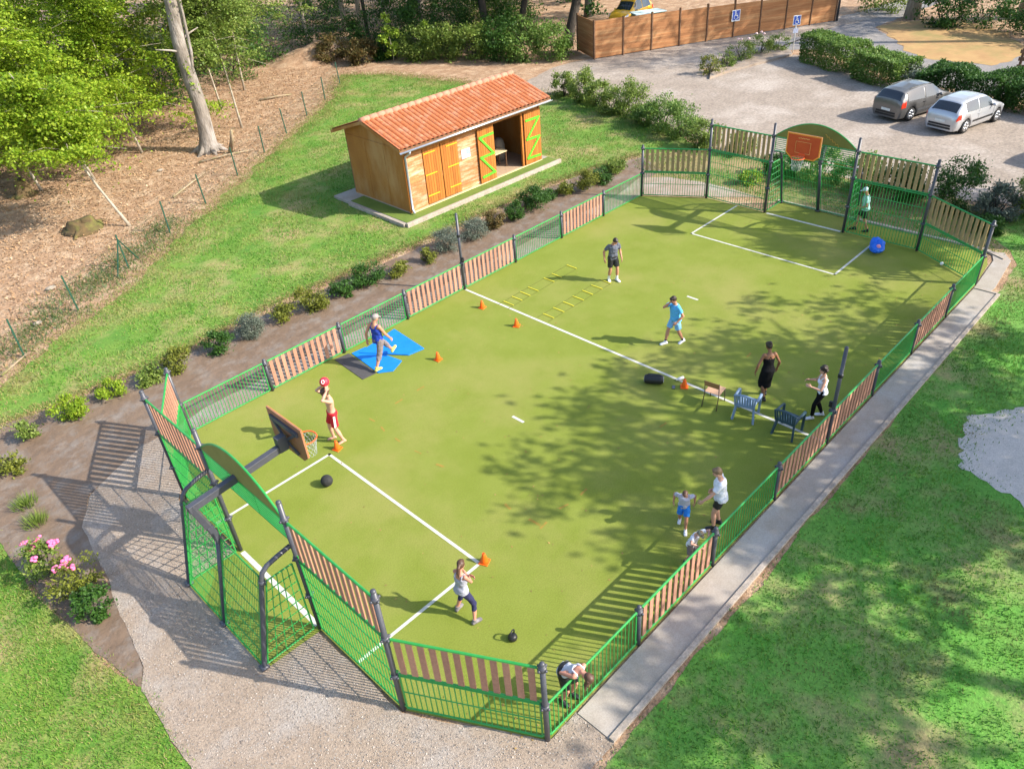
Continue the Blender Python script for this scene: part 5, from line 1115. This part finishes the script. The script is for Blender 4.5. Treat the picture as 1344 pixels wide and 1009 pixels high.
        put('cap' if kind == 'cap' else 'hair', m, mat, .0095, 2, .006)
    return root, (lambda v: root.matrix_basis @ (Vector(v)*s)), hc
SKA = pm('skin_tan', (.48,.23,.145), (.44,.20,.12), 6, rough=.55); SKP = pm('skin_light', (.56,.31,.22), (.52,.27,.18), 6, rough=.55)
SKR = pm('skin_warm', (.52,.24,.16), (.48,.21,.14), 6, rough=.55); SKD = pm('skin_brown', (.24,.11,.055), (.20,.09,.045), 6, rough=.5)  # a warm reddish skin tone and a brown one
HD = pm('hair_dark', (.022,.014,.010), (.035,.022,.015), 30, rough=.5); HB = pm('hair_brown', (.065,.032,.02), (.10,.05,.03), 30, rough=.5)
HF_ = pm('hair_fair', (.20,.13,.07), (.12,.075,.04), 30, rough=.55); HG = pm('hair_grey', (.28,.25,.22), (.2,.18,.15), 30, rough=.6)
c_ = cloth
# woman with navy capris, arms folded, feet apart
person('woman in a pale grey vest and navy capris standing astride with folded arms', (-9.48,-3.62), 5, 1.62,
    dict(pz=.885, lean=4, fL=(-.25,.02,.085), fR=(.29,-.02,.085), yL=-8, yR=14, hL=(.09,.20,1.19), hR=(-.08,.23,1.16), eL=(-1,-.2,-.6), eR=(1,-.2,-.6), dL=(1,.25,.1), dR=(-1,.2,.1), nL=(0,1,0), nR=(0,1,0), hyaw=22, hpitch=18),
    SKR, (('vest',c_('vest_grey',(.36,.36,.42))),('capri',c_('navy_cloth',(.022,.022,.075))),('shoes',c_('shoe_black_white',(.10,.09,.09),2.5))), (('pony',HB),), True)
# shirtless man shooting at the hoop
rt, wp_, hc_ = person('bare-chested man in red shorts raising a red ball to shoot', (-7.84,3.1), 162, 1.76,
    dict(pz=.925, lean=-3, fL=(-.15,-.10,.085), fR=(.14,.08,.085), yL=-10, yR=10, hL=(-.155,.02,1.70), hR=(.155,.02,1.70), eL=(-.5,1,.1), eR=(.5,1,.1), dL=(.35,-.35,1), dR=(-.35,-.35,1), nL=(-1,.2,.2), nR=(1,.2,.2), hpitch=24, hyaw=6),
    SKP, (('shorts',c_('red_cloth',(.52,.012,.025))),), (('curly',HB),))
b = wp_((0.0,-.015,1.885)); rb = ball('red_ball', 'red ball held above the head of the bare-chested man', b, .125, pm('red_rubber', (.62,.03,.055), (.55,.025,.045), 5, rough=.5))
m = MB(); m.tube([(.035*math.cos(a),.0,.048*math.sin(a)) for a in np.linspace(0,6.28,15)], .010, 5); Mz = Vector((-.62,-.55,.56)).normalized().to_track_quat('Y','Z').to_matrix().to_4x4(); Mz.translation = Vector((-.62,-.55,.56)).normalized()*.121
m.xf(Mz); m.build('printed_ring', WHITE, rb)
for q in (-1,1):   # white stripes down the shorts
    m = MB(); m.beam((q*.196,.0,.92),(q*.196+q*.015,.03,.58),.008,.055,(0,1,0)); m.build('shorts_stripe', WHITE, rt)
# man stepping over the mats
person('man in a grey cap and royal blue vest stepping out on the blue mats', (-4.86,5.0), 8, 1.84,
    dict(pz=.93, lean=-2, fL=(-.09,.60,.16), fR=(.09,-.34,.085), pL=30, yL=-4, yR=6, kR=(.1,1,0), hR=(.25,.26,.86), hL=(-.30,-.14,.86), nR=(1,.2,.2), hyaw=-8, hpitch=22),
    SKA, (('vest',c_('royal_blue_cloth',(.012,.045,.33))),('capri-loose',c_('grey_cloth',(.20,.165,.165))),('shoes',c_('yellow_shoe',(.62,.55,.12)))), (('cap',c_('cap_grey',(.30,.27,.26))),('short',HG)))
# man looking at the ladder
person('man in a slate grey T-shirt and black shorts looking down at the speed ladder', (3.56,2.85), -118, 1.74,
    dict(pz=.925, lean=5, fL=(-.13,.06,.085), fR=(.11,-.08,.085), yL=-14, yR=14, hL=(-.27,.12,.88), hR=(.30,-.02,.88), hpitch=32, hyaw=12),
    SKA, (('tee',c_('slate_cloth',(.105,.115,.15))),('shorts',BLACK),('socks-high',WHITE),('shoes',c_('shoe_white',(.66,.68,.60)))), (('short',HD),))
# boy in light blue
person('boy in a light blue shirt and shorts walking with one hand at his face', (1.5,-1.08), 157, 1.72,
    dict(pz=.905, lean=4, fL=(-.08,-.26,.095), fR=(.09,.25,.085), pL=-12, hR=(.03,.20,1.46), hL=(-.24,.1,.9), eR=(.5,.8,-.8), dR=(-.3,-.1,1), nR=(.5,.9,.1), hpitch=18),
    SKA, (('loose',c_('sky_blue_cloth',(.10,.42,.75))),('shorts',c_('pale_blue_cloth',(.20,.45,.72))),('socks',BLACK),('shoes',c_('white_shoe',(.74,.74,.78)))), (('short',HD),))
# woman in a black dress
person('woman in a black cross-strap dress seen from behind, walking past the chairs', (.70,-4.5), 52, 1.77,
    dict(pz=.925, lean=4, fL=(-.07,-.12,.10), fR=(.08,.16,.085), pL=-14, hL=(-.30,.06,.86), hR=(.30,.10,.86), eL=(-.8,-.8,0), eR=(.8,-.8,0), hpitch=22, hyaw=4),
    SKD, (('dress',pm('black_cloth', (.006,.006,.007), (.009,.009,.010), 7, rough=.9, spec=.1, bump=.6, bscale=9, bdist=.03)),('shoes',BLACK)), (('bun',HD),), True)
# woman in white top and black leggings
person('curly-haired woman in a white top and black leggings beside the path-side net post', (.78,-5.95), 128, 1.65,
    dict(pz=.915, lean=2, fL=(-.07,.16,.085), fR=(.10,-.14,.085), yL=-4, hL=(-.16,.34,1.14), hR=(.17,.33,1.15), eL=(-.5,-1,-.5), eR=(.5,-1,-.5), nL=(-1,0,.3), nR=(1,0,.3), hpitch=4),
    SKP, (('vest',c_('white_cloth',(.70,.71,.76))),('leggings',pm('black_cloth', (.006,.006,.007))),('shoes',c_('white_shoe',(.74,.74,.78)))), (('curly',HD),), True)
# father and two children by the fence
person('fair-haired man in a loose white T-shirt and black shorts, standing by the fence', (-4.15,-6.08), 122, 1.76,
    dict(pz=.93, lean=5, fL=(-.1,.08,.085), fR=(.1,-.04,.085), hL=(-.22,.36,.92), hR=(.25,.14,.88), hpitch=14, hyaw=8),
    SKP, (('loose',c_('white_cloth',(.70,.71,.76))),('shorts-short',BLACK),('shoes',BLACK)), (('short',HF_),))
person('small child in a pale grey T-shirt and bright blue shorts stepping towards the fence', (-4.62,-5.50), -150, 1.26,
    dict(pz=.90, lean=10, fL=(-.1,.26,.085), fR=(.1,-.20,.10), pR=-12, hL=(-.30,-.12,.92), hR=(.32,-.05,.95), hpitch=26),
    SKA, (('tee',c_('pale_grey_cloth',(.46,.45,.52))),('shorts',c_('bright_blue_cloth',(.02,.20,.66))),('shoes',c_('white_shoe',(.74,.74,.78)))), (('short',HB),))
person('small child in a grey-green cap and white top, arm over the slatted fence', (-5.42,-6.22), -95, 1.18,
    dict(pz=.91, lean=16, fL=(-.1,0,.085), fR=(.1,-.1,.085), hL=(-.2,.43,1.30), hR=(.30,.50,1.34), eL=(-1,0,.3), eR=(1,0,.3), dR=(-.5,.5,-.9), hpitch=28),
    SKP, (('tee',c_('white_cloth',(.70,.71,.76))),('shorts',c_('grey_cloth',(.20,.165,.165))),('shoes',BLACK)), (('short',HF_),('cap',c_('cap_green',(.20,.20,.15)))))
# woman bent over the railing
person('woman in a grey-white vest and black shorts bent over the green railing at the bottom', (-9.50,-6.36), -88, 1.62,
    dict(pz=.90, py=-.05, lean=50, fL=(-.12,-.02,.085), fR=(.12,-.06,.085), hL=(-.03,.25,1.13), hR=(.05,.21,1.14), eL=(-1,-.1,.1), eR=(1,-.1,.1), dL=(1,.2,-.1), dR=(-1,.2,-.1), nL=(0,.3,1), nR=(0,.3,1), hpitch=55),
    SKR, (('vest',c_('vest_white',(.60,.60,.66))),('shorts',BLACK),('shoes',BLACK)), (('hang',HB),), True)
# walker behind the far fence
person('person in a pale blue-green shirt and dark shorts behind the bars of the far fence', (12.1,-2.05), 118, 1.74,
    dict(pz=.915, lean=4, fL=(-.08,-.20,.09), fR=(.09,.22,.085), hL=(-.2,.22,.98), hR=(.24,.12,.9), hpitch=16),
    SKA, (('loose',c_('mint_cloth',(.36,.60,.58))),('shorts',BLACK),('shoes',BLACK)), (('cap',c_('cap_pale',(.55,.68,.78))),))
# ------------------------------------------------------------------ grass blades on the lawns
def inpoly(x, y, poly):
    ins = np.zeros(len(x), bool); n = len(poly); j = n-1
    for i in range(n):
        xi, yi = poly[i]; xj, yj = poly[j]
        c = ((yi > y) != (yj > y)) & (x < (xj-xi)*(y-yi)/(yj-yi+1e-12)+xi); ins ^= c; j = i
    return ins
def grass(label, poly, box, n, mat, hmin, hmax, wd, avoid=(), soft=.10):
    x = rng.uniform(box[0],box[1],n); y = rng.uniform(box[2],box[3],n)
    pat = np.array([mnoise.noise(Vector((a*.55,b*.55,2))) + .6*mnoise.noise(Vector((a*2.1,b*2.1,5))) for a, b in zip(x, y)])
    k = inpoly(x+rng.normal(size=n)*soft, y+rng.normal(size=n)*soft, poly) & (pat > -.42+rng.normal(size=n)*.2)
    for av in avoid: k &= ~inpoly(x+rng.normal(size=n)*soft*(.9 if av is not SANDP else 2.6), y+rng.normal(size=n)*soft*(.9 if av is not SANDP else 2.6), av)
    x, y, pat = x[k], y[k], pat[k]; n = len(x)
    h = (hmin+(hmax-hmin)*rng.random(n))*(1+.5*pat); a = rng.uniform(0,6.283,n); l = rng.uniform(0,6.283,n); ln = h*rng.uniform(.3,1.1,n)
    B = np.stack([x,y,np.full(n,-.02)],1); S = np.stack([np.cos(a),np.sin(a),np.zeros(n)],1)*wd
    T = B+np.stack([np.cos(l)*ln,np.sin(l)*ln,h],1)
    o = link('grass', quadmesh('grass', np.stack([B-S,B+S,T],1), mat)); return tag(o, label, 'grass', kind='stuff')
GA = leafmat('lawn_blades', [(.055,.185,.014),(.10,.27,.02),(.17,.30,.035),(.25,.28,.065),(.30,.25,.11)], .25, .6, [((.27,.26,.075),.55,3),((.07,.22,.015),.8,9)])
GB_ = leafmat('lawn_blades_shade', [(.055,.22,.014),(.095,.29,.025),(.14,.31,.04),(.22,.28,.07)], .25, .6, [((.21,.19,.075),.7,5),((.06,.18,.02),1.1,1),((.16,.30,.035),.9,12)], lo=.53, hi=.66)  # greens raised against the shade, lime patches stand in for sun spots
BEDP = [(-20,11.6),(-13.76,11.25),(-8.5,10.6),(-1.6,10.6),(3.6,10.4),(11,10.2),(14.3,9.3),(12,7),(-20,7)]
SANDP = [(6.5,-9.9),(4.5,-9.65),(3.1,-9.2),(1.9,-9.05),(1.3,-9.45),(.8,-10.3),(.3,-12.5),(1.5,-15),(8,-15)]
SHEDP = [(2.2,12.3),(11.9,12.3),(11.8,17.8),(2.2,17.9)]
grass('short sunny grass of the lawn round the shed', LAWN_A, (-14.5,21.5,9.5,37.5), 230000, GA, .03,.10,.016, [SHEDP,BEDP], .28)
grass('short sunny grass of the lawn in the lower left corner', LAWN_B, (-18,-14.4,-5,7.3), 45000, GA, .03,.08,.010)
grass('short shaded grass of the lawn right of the path', LAWN_C, (-13,16,-18,-5.6), 170000, GB_, .025,.075,.013, [SANDP,[(-10,-6),(-10,-7.47),(10.1,-7.43),(12.8,-7.0),(13,-6)]], .12)
grass('sparse grass of the verge behind the far goal', DRY, (12.8,17.5,-6.8,9.8), 12000, GA, .04,.12,.02)
# straw-coloured tufts where the lawn thins out
for lab, pl_ in (('thin straw-coloured grass between the lawn and the wood',[(-14.5,13.0),(-13.2,13.4),(-10,15.6),(-8.7,16.1),(-6.8,17.5),(-4.7,19.3),(-.3,22.7),(6.6,27.9),(12,31.9),(16.5,37)]),('thin straw-coloured grass between the lawn and the planting bed',[(-14.5,11.6),(-11.9,11.2),(-8.5,11.0),(-5,11.3),(-1.6,11.1),(3.6,10.9),(8.5,10.95),(11,10.55),(14.5,9.8)]),('thin straw-coloured grass behind the shed',[(16.5,37),(18.4,34),(19.2,29),(19.8,23.5),(20.3,19.8)])):
    pp = np.array(pl_); sg_ = np.linalg.norm(np.diff(pp,axis=0),axis=1); n = int(sg_.sum()*420); w_ = rng.choice(len(sg_), n, p=sg_/sg_.sum()); t_ = rng.random((n,1))
    xy = pp[w_]*(1-t_)+pp[w_+1]*t_ + rng.normal(size=(n,2))*(.5 if 'bed' not in lab else .22); hh = rng.uniform(.03,.09,n); a = rng.uniform(0,6.28,n); l = rng.uniform(0,6.28,n)
    B = np.stack([xy[:,0],xy[:,1],np.full(n,-.02)],1); S = np.stack([np.cos(a),np.sin(a),np.zeros(n)],1)*.016; T_ = B+np.stack([np.cos(l)*hh,np.sin(l)*hh,hh],1)
    tag(link('dry_grass_blades', quadmesh('dry_grass_blades', np.stack([B-S,B+S,T_],1), leafmat('straw_blades', [(.30,.22,.09),(.22,.20,.06),(.15,.20,.04),(.36,.27,.13)], .2, .7))), lab, 'dry grass', kind='stuff')
# dark weeds along the wire fence
wpoly = [(-12.5,15),(-9.8,16.4),(-6.9,18.6),(-3,21.4),(-3.4,22.4),(-7,20.2),(-10,18.2),(-12.6,16.4)]
grass('dark green weeds growing along the wire fence', wpoly, (-13.5,-2,14,23.5), 42000, leafmat('weed_blades', [(.05,.10,.02),(.08,.14,.03),(.14,.15,.05)], .2), .05,.20,.014, (), .45)
# dead leaves on the forest floor
n = 60000; x = rng.uniform(-13,22,n); y = rng.uniform(13,44,n); k = ~inpoly(x, y, LAWN_A) & (y > 14.5+(x+13)*.72) ; x, y = x[k], y[k]
P = np.stack([x,y,rng.uniform(-.01,.05,len(x))],1)
o = link('dead_leaves', leafmesh('dead_leaves', P, .11, leafmat('dead_leaf', [(.30,.17,.08),(.42,.27,.15),(.20,.11,.05),(.48,.34,.22)], 0, .8), up=.3, flat=.3, aspect=.6)); tag(o, 'brown dead leaves scattered over the forest floor', 'dead leaves', kind='stuff')
# loose stones on the gravel round the near end
n = 30000; x = rng.uniform(-15,-9,n); y = rng.uniform(-9,7.4,n); q = ~inpoly(x, y, [(-9.6,-7.5),(-9.6,-6.5),(-10.35,-6.62),(-11.72,-4.3),(-11.72,-1.7),(-13,-1.8),(-13,1.8),(-11.72,1.7),(-11.72,4.3),(-10.35,6.62),(-9,6.6),(-9,-7.5)]) & inpoly(x, y, [(-13.2,6.3),(-13.75,5.26),(-14.06,3.13),(-14.5,.3),(-14.72,-.2),(-14.8,-2.2),(-15,-9),(-13.9,-9),(-13.8,-7.6),(-9.6,-7.5),(-9,7.3),(-11.6,7.1)])
x, y = x[q], y[q]; V = []
P = np.stack([x,y,np.full(len(x),.006)],1)
o = link('gravel', leafmesh('gravel', P, .028, leafmat('gravel_stone', [(.20,.165,.135),(.30,.25,.21),(.40,.36,.32),(.25,.21,.17)], 0, .95), up=.3, flat=.35, aspect=.9)); tag(o, 'loose pale stones on the gravel round the near end of the court', 'gravel', kind='stuff')
# a few stray leaves blown on the turf
n = 420; x = rng.uniform(-11,11,n); y = -6.4+12.8*rng.random(n)**1.6
o = link('fallen_leaves', leafmesh('fallen_leaves', np.stack([x,y,np.full(n,.012)],1), .055, leafmat('fallen_leaf', [(.25,.15,.04),(.33,.22,.07),(.16,.11,.04)], 0, .8), up=.2, flat=.12, aspect=.6)); tag(o, 'stray dry leaves blown over the court turf', 'fallen leaves', kind='stuff')
